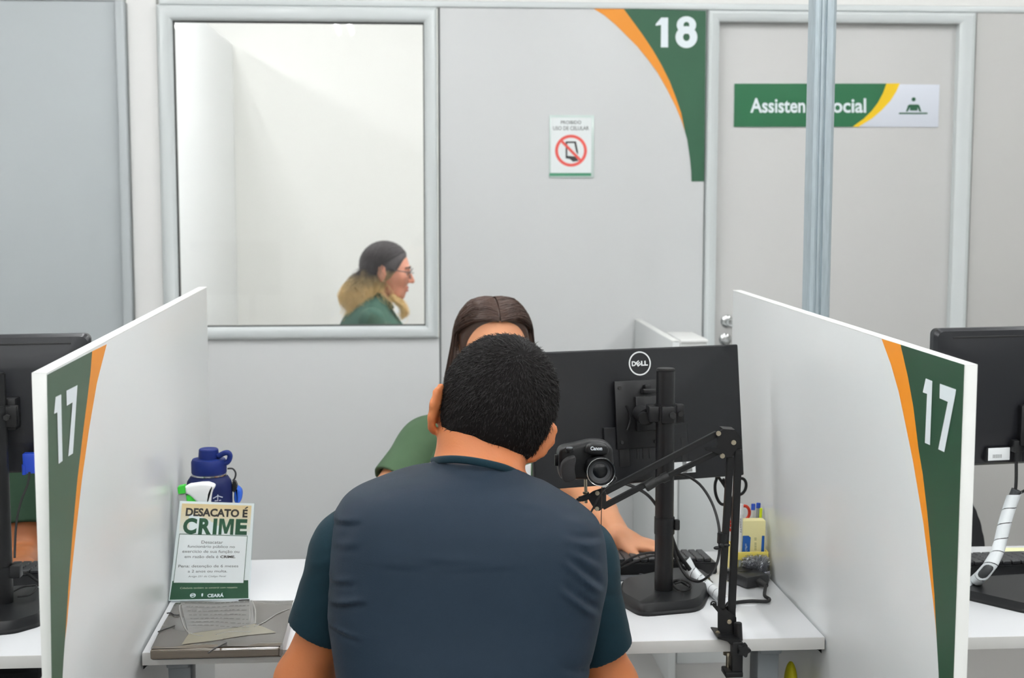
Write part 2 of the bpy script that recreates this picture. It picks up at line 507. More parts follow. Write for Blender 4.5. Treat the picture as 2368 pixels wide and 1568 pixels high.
RO = [(2039.6, 783.6), (2083.5, 797.2), (2100.8, 872.6), (2113, 940), (2125, 1038), (2135, 1097), (2145, 1181.5), (2153.5, 1269), (2162, 1377), (2167, 1478), (2164.6, 1444), (2158.5, 1387), (2148.4, 1306), (2136.6, 1211.8), (2121.5, 1121), (2111.5, 1062.4), (2097.7, 995), (2079.3, 906.3), (2061, 842)]
RD = [[(1660 + p[0] / 3.267, 640 + p[1] / 3.267) for p in q] for q in (
    [(1578, 768), (1628, 788), (1610, 1272), (1571, 1255), (1588, 885), (1555, 873)],
    [(1685, 808), (1807, 852), (1803, 885), (1718, 1325), (1672, 1303), (1745, 945), (1682, 918)])]
partition('white partition board right of the monitor, number 17 on its green edge decal', XR, 1, YRR, GREEN_B, ORANGE_B, dict(green=RG, orange=RO, digits=RD))


def desk(label, x0, x1, y0=YD0):
    t = thing('desk', label, 'desk', ((x0 + x1) / 2, (y0 + YD1) / 2, 0))
    MB().box((x0, y0, ZD - .023), (x1, YD1 + .012, ZD), .0012).obj('top', DESKM, t)
    MB().box((x0, y0 - .0012, ZD - .0225), (x1, y0 + .0006, ZD - .0006), .0004).obj('edge_band', DESK_E, t)
    for s, x in ((-1, x0 + .05), (1, x1 - .08)):
        mb = MB().box((x - .02, y0 + .08, .03), (x + .02, y0 + .14, ZD - .024), .003)
        mb.box((x - .02, y0 + .06, ZD - .05), (x + .02, YD1 - .06, ZD - .024), .003)
        mb.box((x - .022, y0 + .02, 0), (x + .022, YD1 - .02, .03), .004)
        mb.obj('leg', STEEL_G, t)
    MB().box((x0 + .07, YD1 - .06, ZD - .075), (x1 - .10, YD1 - .03, ZD - .024), .002).obj('rail', STEEL_G, t)
    return t


desk('white desk top between the two number 17 partitions', XL + .004, XR - .004)
desk('white desk partly hidden left of the left number 17 partition', XL - TP - 1.2, XL - TP - .004)
desk('white desk beyond the right number 17 partition', XR + TP + .004, XR + TP + 1.2, YD0 - .02)
for x, s in ((XL, 1), (XR, -1)):
    o = MB().prism([(x, YD0 + .03, ZD - .024), (x + s * .03, YD0 + .03, ZD - .024), (x + s * .026, YD0 + .03, ZD - .028), (x + s * .006, YD0 + .03, ZD - .034), (x, YD0 + .03, ZD - .040)], (0, .03, 0)).obj('desk_bracket', BLACK_M)
    tag(o, 'small black bracket under the desk corner at the %s partition' % ('left' if s > 0 else 'right'), 'bracket', 'desk brackets')

# low partition of another booth by the back wall, and the white box on it
xq = .8124
t = thing('low_partition', 'low white partition by the back wall, seen above the monitor', 'partition', (xq, 4.7, 0))
MB().box((xq, 4.33, 0), (xq + .022, YW - .002, 1.067), .001).obj('board', LAM, t)
MB().box((xq - .0003, 4.329, 1.0665), (xq + .0223, YW - .002, 1.068), .0004).obj('edge_band', EDGE, t)
a = at(1567, 781, Y=4.6); b = at(1606, 803, Y=4.6)
zt_ = b[2] - .06
tag(MB().box((a[0] - .005, 4.52, 0), (a[0] + .40, 4.95, zt_), .002).obj('low_cabinet', LAM), 'low white cabinet by the back wall, mostly hidden by the monitor', 'cabinet')
pr_ = MB().box((a[0], 4.55, zt_), (b[0] + .03, 4.78, a[2] - .008), .006); pr_.box((a[0] - .002, 4.54, a[2] - .010), (b[0] + .032, 4.79, a[2]), .003)
tag(pr_.obj('white_box', mat('box_white', (236, 236, 234), .4)), 'small white box with a lid, seen above the monitor near the door', 'box')

# galvanised pole behind the right partition
pt0, pt1 = at(1871, 300, Y=3.15), at(1931, 300, Y=3.15)
cx0 = (pt0[0] + pt1[0]) / 2; hw = (pt1[0] - pt0[0]) / 2 - .002
prof = [(-hw, -.006), (-hw * .82, -.02), (-hw * .55, -.022), (-hw * .5, -.019), (-hw * .38, -.019), (-hw * .33, -.022), (-hw * .12, -.022), (-hw * .05, -.019), (hw * .02, -.019), (hw * .1, -.024), (hw * .6, -.024), (hw * .78, -.021), (hw * .84, -.017), (hw, -.008), (hw, .022), (-hw, .022)]
mb = MB().prism([(cx0 + x - .003, 3.15 + y, 0) for x, y in prof], (.0, 0, CEIL))
tag(mb.obj('metal_pole', ZINC, ang=20), 'galvanised grey metal pole in front of the door, behind right partition', 'pole')

# ================================================================== SIGNS ON THE WALL
def wall_fn(y):
    return lambda px, py: at(px, py, Y=y)


t = thing('corner_sign', 'green and orange curved corner sign with white number 18', 'sign', at(1500, 420, Y=YW))
c18 = lambda pts: [(1240 + x / 3.564, y / 3.564) for x, y in pts]
go = [(720, 72), (800, 180), (880, 290), (960, 410), (1030, 530), (1100, 670), (1150, 800), (1195, 930), (1225, 1080)]
oo = [(470, 70), (560, 125), (650, 200), (740, 290), (830, 380), (920, 490), (1000, 600), (1080, 740), (1150, 880), (1200, 1000), (1225, 1080)]
go = [tuple(v) for v in go]
MB().poly([at(x, y, Y=YW - .0012) for x, y in c18(go + [(1245, 1150), (1268, 1310), (1278, 1420), (1280, 1495), (1384, 1495), (1400, 88)])]).obj('green_field', GREEN_C, t)
MB().poly([at(x, y, Y=YW - .0012) for x, y in c18(oo + go[::-1][1:])]).obj('orange_stripe', ORANGE, t)
mb = MB(); f2 = lambda x, y: at(1240 + x / 3.564, y / 3.564, Y=YW - .002)
mb.poly([f2(*p) for p in [(1030, 145), (1087, 145), (1087, 390), (1027, 390), (1029, 205), (985, 212), (985, 198)]])
V8, F8 = [], []
def ringe(cx, cy, rx0, ry0, rx1, ry1):
    n = 40; A = [(cx + rx0 * math.cos(2 * math.pi * i / n), cy + ry0 * math.sin(2 * math.pi * i / n)) for i in range(n)]
    B = [(cx + rx1 * math.cos(2 * math.pi * i / n), cy + ry1 * math.sin(2 * math.pi * i / n)) for i in range(n)]
    mb.tri([f2(*p) for p in A + B], [(i, (i + 1) % n, n + (i + 1) % n, n + i) for i in range(n)])
ringe(1238, 206, 24, 26, 80, 72); f2 = lambda x, y: at(1240 + x / 3.564, y / 3.564, Y=YW - .0024)
ringe(1238, 306, 28, 32, 90, 90)
mb.obj('numeral', WHITE_V, t)

# no phone sign in an acrylic holder
t = thing('no_phone_sign', 'small white notice with red prohibition circle on the grey wall', 'sign', at(1320, 412, Y=YW))
wf = wall_fn(YW - .006)
a, b = at(1270, 266, Y=YW), at(1373, 411, Y=YW)
MB().box((a[0], YW - .005, b[2]), (b[0], YW, a[2]), .001).obj('holder', mat('acrylic_pale', (205, 219, 214), .15), t)
a2, b2 = at(1274, 272, Y=YW - .0055), at(1367, 407, Y=YW - .0055)
MB().box((a2[0], YW - .0056, b2[2]), (b2[0], YW - .0049, a2[2])).obj('notice', mat('notice_paper', (236, 241, 241), .4), t)
mb = MB(); put_text(mb, 'PROIBIDO', wf, (1297, 287, 1344, 279), bold=.015); put_text(mb, 'USO DE CELULAR', wf, (1279, 301, 1362, 292), bold=.015)
mb.obj('lettering', INK, t)
mb = MB(); R_, Fr = ring_tri(1320.5, 348.5, 30, 37)
mb.tri([wf(*p) for p in R_], Fr); c45 = .7071
mb.tri([at(*p, Y=YW - .0066) for p in [(1299, 322), (1295, 327), (1342, 375), (1346, 370)]], [(0, 1, 2, 3)]); mb.obj('prohibition_circle', REDS, t)
mb = MB()
for q in ([(1308, 327), (1332, 327), (1332, 331), (1312, 331), (1312, 362), (1308, 362)], [(1328, 331), (1332, 327), (1337, 352), (1336, 358), (1332, 350)], [(1308, 360), (1330, 362), (1338, 372), (1325, 374), (1318, 368), (1308, 366)]):
    mb.poly([wf(*p) for p in q])
mb.obj('phone_symbol', mat('ink_dark', (58, 58, 60), .7), t)
MB().tri([wf(*p) for p in [(1271, 400), (1367, 400), (1367, 407), (1270, 407)]], [(0, 1, 2, 3)]).obj('green_strip', mat('notice_green', (70, 140, 108), .5), t)

# door sign
t = thing('door_sign', 'long green and white Assistente Social sign on the door', 'sign', at(1930, 295, Y=YW + .028))
yd = YW + .028; a, b = at(1698, 193, Y=yd), at(2169, 294, Y=yd)
MB().box((a[0], yd - .004, b[2]), (b[0], yd, a[2]), .0006).obj('plate', SIGNW, t)
wd = wall_fn(yd - .0048); wd2 = wall_fn(yd - .0055)
cs = lambda pts: [(1630 + x / 3.2087, y / 3.2087) for x, y in pts]
e1 = [(1347, 620), (1322, 690), (1285, 760), (1240, 820), (1180, 880), (1095, 941)]
e2 = [(1447, 618), (1420, 680), (1375, 750), (1310, 820), (1240, 880), (1140, 941)]
MB().poly([wd(*p) for p in cs([(219, 620)] + e1 + [(214, 941)])]).obj('green_field', GREEN_D, t)
MB().poly([wd(*p) for p in cs(e1 + e2[::-1])]).obj('yellow_stripe', YELLOW_V, t)
mb = MB(); put_text(mb, 'Assisten', wd2, (1735, 261, 1862, 227), bold=.022); put_text(mb, 'te', wd2, (1866, 261, 1895, 231), bold=.018); put_text(mb, 'Social', wd2, (1906, 261, 2003, 227), bold=.022); mb.obj('lettering', WHITE_V, t)
mb = MB(); ps = lambda pts: [wd2(*p) for p in cs(pts)]
mb.poly(ps(disc(1550, 737, 15, 20))); mb.poly(ps([(1520, 775), (1580, 775), (1577, 820), (1523, 820)]))
mb.poly(ps([(1520, 775), (1522, 795), (1505, 828), (1492, 828), (1508, 782)])); mb.poly(ps([(1580, 775), (1592, 782), (1606, 828), (1592, 828), (1578, 795)]))
mb.poly(ps([(1440, 836), (1652, 836), (1652, 846), (1440, 846)]))
mb.obj('desk_symbol', mat('symbol_green', (30, 88, 60), .5), t)

# ================================================================== MONITORS
MW, MH = .4518, .2656
MM = Matrix.Translation((.4665, 2.83, 1.0841)) @ Matrix.Rotation(.2627, 4, 'Z') @ Matrix.Rotation(-.1351, 4, 'X')
INV = MM.inverted()


def on_mon(px, py, y=0.0, M=None):
    inv = INV if M is None else M.inverted()
    o = inv @ Vector(CAMP); d = inv @ Vector(at(px, py, Y=2.5)) - o
    k = (y - o.y) / d.y; p = o + d * k
    return (p.x, y, p.z)


t = thing('monitor', 'black monitor seen from behind on a pole stand, right of the man', 'monitor', M=MM)
mb = MB().box((-MW / 2, 0, -MH / 2), (MW / 2, .012, MH / 2), .003)
x0 = -MW / 2
mb.box((-.080, -.008, -.127), (.10, .002, -.02), .0015)
mb.obj('casing', mat('monitor_black', (22, 23, 26), .33, spec=.4, bump=.05, bscale=1200), t, local=True, ang=12)
MB().box((-MW / 2 + .008, .0115, -MH / 2 + .014), (MW / 2 - .008, .0128, MH / 2 - .008)).obj('screen', mat('screen_dark', (12, 13, 16), .1), t, local=True)
mb = MB(); c = on_mon(1479.5, 840.5, -.001); u = abs(on_mon(1504.5, 840.5, -.001)[0] - c[0])
Rr, Fr = ring_tri(0, 0, u * .90, u * 1.02); mb.tri([(c[0] + p[0], -.0012, c[2] + p[1]) for p in Rr], Fr)


def logo(s_, x_, z_, w_, h_, rot=0):
    V, Fs, _ = text_geo(s_, .05); ca, sa = math.cos(rot), math.sin(rot)
    mb.tri([(c[0] + u * (x_ + (a - .5) * w_ * ca - (b - .5) * h_ * sa), -.0012, c[2] + u * (z_ + (a - .5) * w_ * sa + (b - .5) * h_ * ca)) for a, b in V], Fs)


logo('D', -.55, 0, .40, .42); logo('E', -.14, .0, .38, .42, .62); logo('L', .27, 0, .32, .42); logo('L', .58, 0, .32, .42)
mb.obj('logo', mat('logo_silver', (228, 230, 230), .4), t, local=True)
# connector bay with slots, seams, sticker
mb = MB()
for xx in (-.012, .0, .014, .032): mb.box((xx, -.0090, -.085), (xx + .003, -.0078, -.045))
mb.box((-.05, -.0088, -.098), (-.028, -.0079, -.04), .001); mb.box((.085, -.0088, -.125), (.094, -.0079, -.05)); mb.box((.03, -.0088, -.042), (.085, -.0082, -.0405))
mb.obj('connector_bay', mat('black_deep', (16, 16, 18), .5), t, local=True)
p0, p1 = on_mon(1558, 1072, -.009), on_mon(1609, 1092, -.009)
st = MB().box((p0[0], -.0088, p1[2]), (p1[0], -.0082, p0[2] + .002)).obj('sticker', PAPER, t, local=True)
mb = MB()
for i in range(16): mb.box((p0[0] + .012 + i * .0018, -.0093, p1[2] + .002), (p0[0] + .0128 + i * .0018, -.0088, p1[2] + .009))
mb.obj('barcode', INKB, st, local=True)

# pole stand of the monitor
bp = Vector((.500, 2.724, ZD)); zp = at(1534, 855, Y=2.724)[2]
t = thing('monitor_stand', 'black metal pole stand on the desk holding the middle monitor', 'stand', bp)
outl = [(1425, 1395), (1482, 1428), (1624, 1415), (1652, 1352), (1628, 1335), (1560, 1331), (1430, 1361)]
ow = [at(x, y, Z=ZD) for x, y in outl]; cc = np.mean(ow, 0)
ringz = lambda k, z: [(cc[0] + (p[0] - cc[0]) * k, cc[1] + (p[1] - cc[1]) * k, z) for p in ow]


def rounded(ring, r=.22):
    out = []; n = len(ring)
    for i in range(n):
        a, b, c_ = (np.array(ring[(i + j) % n]) for j in (-1, 0, 1))
        for k in range(5):
            q = k / 4; p = b + (a - b) * r; s2 = b + (c_ - b) * r
            out.append(tuple((1 - q) ** 2 * p + 2 * q * (1 - q) * b + q * q * s2))
    return out


mb = MB().loft([rounded(ringz(1, ZD)), rounded(ringz(1, ZD + .004)), rounded(ringz(.95, ZD + .006)), rounded(ringz(.93, ZD + .016)), rounded(ringz(.89, ZD + .021)), rounded(ringz(.5, ZD + .0215))])
mb.obj('base', BLACK, t)
MB().cyl(bp + Vector((0, 0, .018)), (bp.x - .001, bp.y, zp), .0178, seg=40, bev=.002).obj('pole', BLACK_M, t)
MB().cyl((bp.x - .001, bp.y, zp - .001), (bp.x - .001, bp.y, zp + .003), .0172, seg=40, bev=.001).obj('pole_cap', BLACK_R, t)
zc = at(1534, 960, Y=2.7)[2]
mb = MB().cyl((bp.x, bp.y, zc - .018), (bp.x, bp.y, zc + .018), .0225, seg=40, bev=.0015)
mb.box((bp.x - .012, bp.y - .026, zc - .016), (bp.x + .012, bp.y - .019, zc + .016), .002)
mb.box((bp.x + .017, bp.y - .010, zc - .017), (bp.x + .034, bp.y - .004, zc + .017), .0015); mb.box((bp.x + .017, bp.y + .002, zc - .017), (bp.x + .034, bp.y + .008, zc + .017), .0015)
mb.box((bp.x - .035, bp.y - .018, zc - .015), (bp.x - .015, bp.y + .022, zc + .015), .003)
cl = mb.obj('clamp', BLACK_M, t)
MB().cyl((bp.x + .008, bp.y - .034, zc), (bp.x + .008, bp.y - .024, zc), .0065, seg=6).cyl((bp.x + .026, bp.y - .016, zc), (bp.x + .026, bp.y - .008, zc), .005, seg=12).obj('bolt', BLACK_R, cl)
v0 = MM @ Vector(on_mon(1420, 882, -.010)); v1 = MM @ Vector(on_mon(1516, 1032, -.010))
l0, l1 = on_mon(1419, 882, -.010), on_mon(1530, 1033, -.010)
mb = MB().box((l0[0], -.014, l1[2]), (l1[0], -.0095, l0[2]), .0012, M=MM).box((l0[0] + .02, -.011, l1[2] + .02), (l1[0] - .01, -.0002, l0[2] - .02), .001, M=MM)
lx = l1[0] - l0[0]; lz = l0[2] - l1[2]
mb.box((l0[0] + lx * .42, -.022, l1[2] + lz * .25), (l1[0] - .004, -.014, l0[2] - lz * .24), .002, M=MM)
mb.box((l0[0] + lx * .56, -.030, l0[2] - lz * .2), (l1[0] - lx * .16, -.014, l0[2] - lz * .13), .002, M=MM)
mb.box((l0[0] + lx * .62, -.026, l0[2] - lz * .14), (l0[0] + lx * .76, -.014, l0[2] - lz * .07), .002, M=MM)
arc = [(l0[0] + lx * (.23 + .08 * math.sin(math.pi * k / 8)), -.015, l0[2] - lz * (.36 + .36 * k / 8)) for k in range(9)]
mb.tube([MM @ Vector(p) for p in arc], .0022, 8)
mp = mb.obj('mount_plate', BLACK_M, t)
for fx, fz in ((.1, .1), (.1, .9), (.85, .92)):
    p = Vector((l0[0] + lx * fx, -.014, l0[2] - lz * fz)); MB().cyl(p, p + Vector((0, -.003, 0)), .0035, seg=12, M=MM).obj('bolt', BLACK_R, mp)
jc = at(1482, 957, Y=2.78)
mb = MB().cyl((jc[0] + .004, 2.735, jc[2]), (jc[0], 2.79, jc[2]), .016, seg=24, bev=.002).cyl((jc[0] - .002, 2.722, jc[2]), (jc[0] - .002, 2.74, jc[2]), .0115, seg=20, bev=.001)
mb.obj('tilt_joint', BLACK_M, t)
a = at(1513, 1235, Y=2.70)[2]; b_ = at(1513, 1203, Y=2.70)[2]
zA, zB = at(1534, 1243, Y=2.70)[2], at(1534, 1200, Y=2.70)[2]
mb = MB().cyl((bp.x, bp.y, zA), (bp.x, bp.y, zB), .0195, seg=32, bev=.002); mb.box((bp.x + .018, bp.y - .012, zA + .010), (bp.x + .028, bp.y, zB - .006), .002)
mb.obj('cable_clip', BLACK, t)

# neighbours' monitors: rounded casing with a long slot along the top
def side_monitor(label, M, wd_, hd_, sticker=None):
    t = thing('monitor', label, 'monitor', M=M)
    mb = MB()
    def rr(sx, sz, y, r):
        pts = []
        for cx_, cz_, a0 in ((sx - r, sz - r, 0), (-sx + r, sz - r, 90), (-sx + r, -sz + r, 180), (sx - r, -sz + r, 270)):
            for k in range(7):
                a = math.radians(a0 + 15 * k); pts.append((cx_ + r * math.cos(a), y, cz_ + r * math.sin(a)))
        return pts
    mb.loft([rr(wd_ / 2, hd_ / 2, .016, .012), rr(wd_ / 2, hd_ / 2, .002, .014), rr(wd_ / 2 - .005, hd_ / 2 - .005, -.006, .014), rr(wd_ / 2 - .03, hd_ / 2 - .03, -.012, .014), rr(wd_ / 2 - .07, hd_ / 2 - .06, -.022, .02)], M=None)
    cas = mb.obj('casing', mat('monitor_graphite', (26, 27, 31), .32, spec=.42, bump=.05, bscale=1200), t, local=True, ang=25)
    MB().box((-wd_ / 2 + .012, .0155, -hd_ / 2 + .018), (wd_ / 2 - .012, .0168, hd_ / 2 - .012)).obj('screen', MATS['screen_dark'], t, local=True)
    MB().box((-wd_ / 2 + .035, -.0095, hd_ / 2 - .020), (wd_ / 2 - .035, -.0060, hd_ / 2 - .015), .001).obj('vent_slot', MATS['black_deep'], t, local=True)
    return t


MRS = Matrix.Translation((0, 0, 0))
a, b = at(2155, 764, Y=2.76), at(2240, 1082, Y=2.76)
hh = a[2] - b[2]; ww = .45
MR = Matrix.Translation((a[0] + ww / 2 * math.cos(.12), 2.78, (a[2] + b[2]) / 2 + .004)) @ Matrix.Rotation(.14, 4, 'Z')
tr = side_monitor('black monitor seen from behind beyond the right partition', MR, ww, hh)
q0, q1 = on_mon(2287, 1037, -.024, MR), on_mon(2336, 1064, -.024, MR)
MB().box((q0[0] - .003, -.0215, q1[2] - .004), (q1[0] + .001, -.010, q0[2] + .001), .002).obj('label_recess', BLACK, tr, local=True)
st = MB().box((q0[0], -.0225, q1[2]), (q1[0], -.021, q0[2]), .0008).obj('sticker', PAPER, tr, local=True)
mb = MB()
for i in range(9): mb.box((q0[0] + .010 + i * .0022, -.0228, q1[2] + .005), (q0[0] + .0108 + i * .0022, -.0225, q1[2] + .012))
mb.obj('barcode', INK, st, local=True)
zz = MR.inverted() @ Vector(at(2350, 1030, Y=2.75))
MB().box((zz.x - .012, -.035, zz.z - .012), (zz.x + .012, -.012, zz.z + .012), .003).cyl((zz.x, -.03, zz.z - .03), (zz.x, -.03, zz.z - .01), .007, seg=14).obj('plug', BLACK, tr, local=True)

a, b = at(205, 774, Y=2.80), at(205, 1093, Y=2.80)
hh = a[2] - b[2]
ML = Matrix.Translation((a[0] - ww / 2, 2.80, (a[2] + b[2]) / 2)) @ Matrix.Rotation(.10, 4, 'Z')
tl = side_monitor('black monitor seen from behind left of the left partition', ML, ww, hh)

# left neighbour's stand
pl = at(10, 1418, Z=ZD); zpl = at(10, 862, Y=pl[1])[2]
t = thing('monitor_stand', 'black pole stand at the left picture edge before the left monitor', 'stand', (pl[0], pl[1], ZD))
bw = [at(x, y, Z=ZD) for x, y in ((-95, 1440), (-60, 1475), (35, 1466), (100, 1447), (110, 1380), (60, 1372), (-70, 1385))]
cc = np.mean(bw, 0); ow = bw
MB().loft([rounded(ringz(1, ZD)), rounded(ringz(1, ZD + .004)), rounded(ringz(.95, ZD + .006)), rounded(ringz(.93, ZD + .016)), rounded(ringz(.89, ZD + .021)), rounded(ringz(.5, ZD + .0215))]).obj('base', BLACK, t)
MB().cyl((pl[0], pl[1], ZD + .018), (pl[0], pl[1], zpl), .0178, seg=40, bev=.002).obj('pole', BLACK_M, t)
zc2 = at(20, 962, Y=pl[1])[2]
mb = MB().cyl((pl[0], pl[1], zc2 - .02), (pl[0], pl[1], zc2 + .02), .0225, seg=32, bev=.0015)
mb.box((pl[0] + .016, pl[1] - .012, zc2 - .019), (pl[0] + .038, pl[1] - .006, zc2 + .019), .002).box((pl[0] + .016, pl[1] + .002, zc2 - .019), (pl[0] + .038, pl[1] + .008, zc2 + .019), .002)
mb.box((pl[0] - .03, pl[1] + .015, zc2 - .03), (pl[0] + .03, 2.782, zc2 + .03), .004)
cl = mb.obj('clamp', BLACK_M, t)
MB().cyl((pl[0] + .022, pl[1] - .022, zc2), (pl[0] + .022, pl[1] - .01, zc2), .006, seg=6).obj('bolt', BLACK_R, cl)
zA = at(20, 1320, Y=pl[1])[2]
MB().cyl((pl[0], pl[1], zA - .01), (pl[0], pl[1], zA + .012), .0195, seg=32, bev=.002).box((pl[0] + .015, pl[1] - .012, zA - .012), (pl[0] + .034, pl[1] + .012, zA + .012), .002).obj('cable_clip', BLACK, t)

# right neighbour's stand plate (its pole is beyond the picture)
rb = [at(x, y, Z=ZD) for x, y in ((2225, 1376), (2228, 1386), (2368, 1419), (2480, 1424), (2560, 1380), (2530, 1345), (2420, 1342), (2265, 1352))]
cc = np.mean(rb, 0); ow = rb
t = thing('monitor_stand', 'black stand plate on the right desk under the right monitor', 'stand', (cc[0], cc[1], ZD))
MB().loft([rounded(ringz(1, ZD), .1), rounded(ringz(1, ZD + .004), .1), rounded(ringz(.97, ZD + .007), .1), rounded(ringz(.955, ZD + .016), .1), rounded(ringz(.94, ZD + .018), .1)]).obj('base', BLACK, t)
MB().cyl((cc[0] + .03, cc[1] + .02, ZD + .015), (cc[0] + .03, cc[1] + .02, 1.12), .0178, seg=32).obj('pole', BLACK_M, t)
MB().box((cc[0] - .02, cc[1] + .03, 1.03), (cc[0] + .08, 2.785, 1.11), .004).obj('clamp', BLACK_M, t)


# ================================================================== KEYBOARDS
def keyboard(label, x0, x1, y0, y1, rot=0.0, tilt=.018):
    t = thing('keyboard', label, 'keyboard', ((x0 + x1) / 2, (y0 + y1) / 2, ZD + .001), rot)
    w2, d2 = (x1 - x0) / 2, (y1 - y0) / 2
    MB().prism([(-w2, -d2, 0), (-w2, d2, 0), (-w2, d2, .012), (-w2, -d2, .024)], (2 * w2, 0, 0), bev=.002).obj('case', BLACK, t, local=True)
    mb = MB()
    rows = 6; cols = 20
    for r in range(rows):
        for c in range(cols):
            if r == rows - 1 and 6 <= c <= 11 and c != 6: continue
            xa = -w2 + .008 + c * (2 * w2 - .016) / cols; ya = -d2 + .010 + r * (2 * d2 - .018) / rows
            k = (2 * w2 - .016) / cols; xb = xa + k - .002
            if r == rows - 1 and c == 6: xb = xa + 6 * k - .002
            z = .024 - .012 * (ya + d2) / (2 * d2)
            mb.box((xa, ya, z), (xb, ya + (2 * d2 - .018) / rows - .003, z + .008), .0015, seg=1)
    o = mb.obj('keys', mat('key_black', (36, 37, 40), .45), t, local=True); o['kind'] = 'stuff'
    return t


kx0 = at(1395, 1310, Z=ZD + .02)[0]
keyboard('black keyboard on the middle desk under the woman\'s hand', .30, .645, 2.905, 3.035, -.03)
keyboard('black keyboard on the right desk behind the white wrapped cable', 1.115, 1.53, 2.835, 2.965, .02)
keyboard('black keyboard on the left desk behind the left pole', -1.13, -.715, 2.905, 3.035)

# computer mouse and the dark grey strip on the desk
a = at(1600, 1296, Z=ZD + .012)
mb = MB().sph((a[0] + .012, a[1] + .01, ZD + .009), .02, sc=(1.15, 2.0, .8))
tag(mb.obj('computer_mouse', BLACK), 'black mouse beside the right end of the middle keyboard', 'mouse')
a = at(1450, 1337, Z=ZD)
tag(MB().box((.30, 2.862, ZD), (.60, 2.90, ZD + .003), .001).obj('desk_strip', mat('strip_grey', (70, 72, 76), .7)), 'dark grey strip in front of the middle keyboard', 'pad')  # thin dark grey strip lying before the keyboard
# yellow note on the right desk
a = at(2326, 1289, Z=ZD); b = at(2330, 1275, Z=ZD)
tag(MB().box((a[0], 2.985, ZD), (a[0] + .09, 3.05, ZD + .006), .0005).obj('sticky_note_pad', mat('note_yellow', (240, 240, 190), .6)), 'pale yellow sticky notes behind the right keyboard', 'notes')
# ================================================================== SCISSOR ARM AND CAMERA
YA_ = 2.50


def bar(mb, p, q, y, wd_, dp=.011, m=None, M=None):
    """a channel bar from pixel p to pixel q at depth y"""
    a, b = Vector(at(*p, Y=y)), Vector(at(*q, Y=y)); d = (b - a).normalized(); n = Vector((-d.z, 0, d.x)) * wd_ / 2
    mb.prism([a + n, b + n, b - n, a - n], (0, dp, 0), m, bev=.0008)


base = at(1700, 1480, Y=YD0)
t = thing('scissor_arm', 'black folding arm clamped to the desk front edge, holding the camera', 'arm', (base[0], YD0, ZD))
pl_ = lambda y, pts: [at(x, yy, Y=y) for x, yy in pts]
mb = MB().prism(pl_(YA_ - .014, [(1660, 1416), (1678, 1408), (1703, 1428), (1703, 1474), (1660, 1477)]), (0, .003, 0), bev=.0006)
mb.prism(pl_(YA_ + .012, [(1660, 1410), (1700, 1395), (1704, 1474), (1660, 1477)]), (0, .003, 0), bev=.0006)
mb.prism(pl_(YA_ - .0145, [(1660, 1416), (1645, 1398), (1652, 1394), (1662, 1405), (1690, 1425), (1700, 1440), (1665, 1440)]), (0, .002, 0))
hk = [at(1650 + 6 * math.cos(q), 1397 - 6 * math.sin(q), Y=YA_ - .013) for q in np.linspace(3.6, -.4, 9)]
mb.tube(hk, .0015, 6)
mb.box((at(1662, 1475, Y=YA_)[0], YA_ - .012, at(1662, 1476, Y=YA_)[2]), (at(1702, 1475, Y=YA_)[0], YA_ + .012, at(1662, 1466, Y=YA_)[2]), .001)
lo = mb.obj('lower_bracket', BLACK_M, t)
mb = MB()
for px, py in ((1686, 1437), (1659, 1463)):
    c = at(px, py, Y=YA_ - .014); mb.cyl(c, (c[0], c[1] - .004, c[2]), .0042, seg=14, bev=.001)
mb.obj('bolt', NICKEL, lo)
mb = MB(); bar(mb, (1690, 1058), (1669, 1412), YA_ - .010, .0115); mb.obj('bar', BLACK_M, t)
mb = MB(); bar(mb, (1709, 1040), (1693, 1425), YA_ + .002, .0125); mb.obj('bar', BLACK_M, t)
mb = MB().cyl(at(1671, 1232, Y=YA_ - .005), at(1670, 1257, Y=YA_ - .005), .0092, seg=20, bev=.001)
for dx in (-11, 11):
    c = at(1669 + dx, 1264 - dx * .3, Y=YA_ - .012); mb.sph(c, .0042, sc=(1.5, .8, .8))
c = at(1669, 1262, Y=YA_ - .012); mb.sph(c, .005)
mb.obj('collar', BLACK, t)
mb = MB().prism(pl_(YA_ - .016, [(1660, 1000), (1672, 993), (1696, 994), (1712, 1012), (1713, 1026), (1690, 1058), (1668, 1056), (1658, 1030)]), (0, .003, 0), bev=.0006)
mb.prism(pl_(YA_ + .013, [(1668, 994), (1700, 994), (1715, 1014), (1714, 1040), (1690, 1058), (1668, 1050)]), (0, .003, 0), bev=.0006)
mb.prism(pl_(YA_ - .015, [(1672, 992), (1700, 994), (1700, 997), (1672, 995)]), (0, .03, 0))
up = mb.obj('elbow_bracket', BLACK_M, t)
mb = MB()
for px, py in ((1661, 1002), (1696, 1023), (1670, 1054)):
    c = at(px, py, Y=YA_ - .016); mb.cyl(c, (c[0], c[1] - .004, c[2]), .0044, seg=14, bev=.001)
mb.obj('bolt', NICKEL, up)
c = at(1660, 1043, Y=YA_ - .02)
mb = MB().prism(pl_(YA_ - .024, [(1630, 1036), (1655, 1033), (1662, 1038), (1671, 1047), (1668, 1053), (1650, 1046), (1633, 1043)]), (0, .006, 0), bev=.0015)
mb.obj('wing_knob', BLACK, up)
YB_ = 2.455


def bar2(p, q, wd_, y0, y1):
    a, b = Vector(at(*p, Y=y0)), Vector(at(*q, Y=y1)); d = (b - a).normalized(); n = Vector((-d.z, 0, d.x)).normalized() * wd_ / 2
    return MB().prism([a + n, b + n, b - n, a - n], (0, .010, 0), bev=.0008)


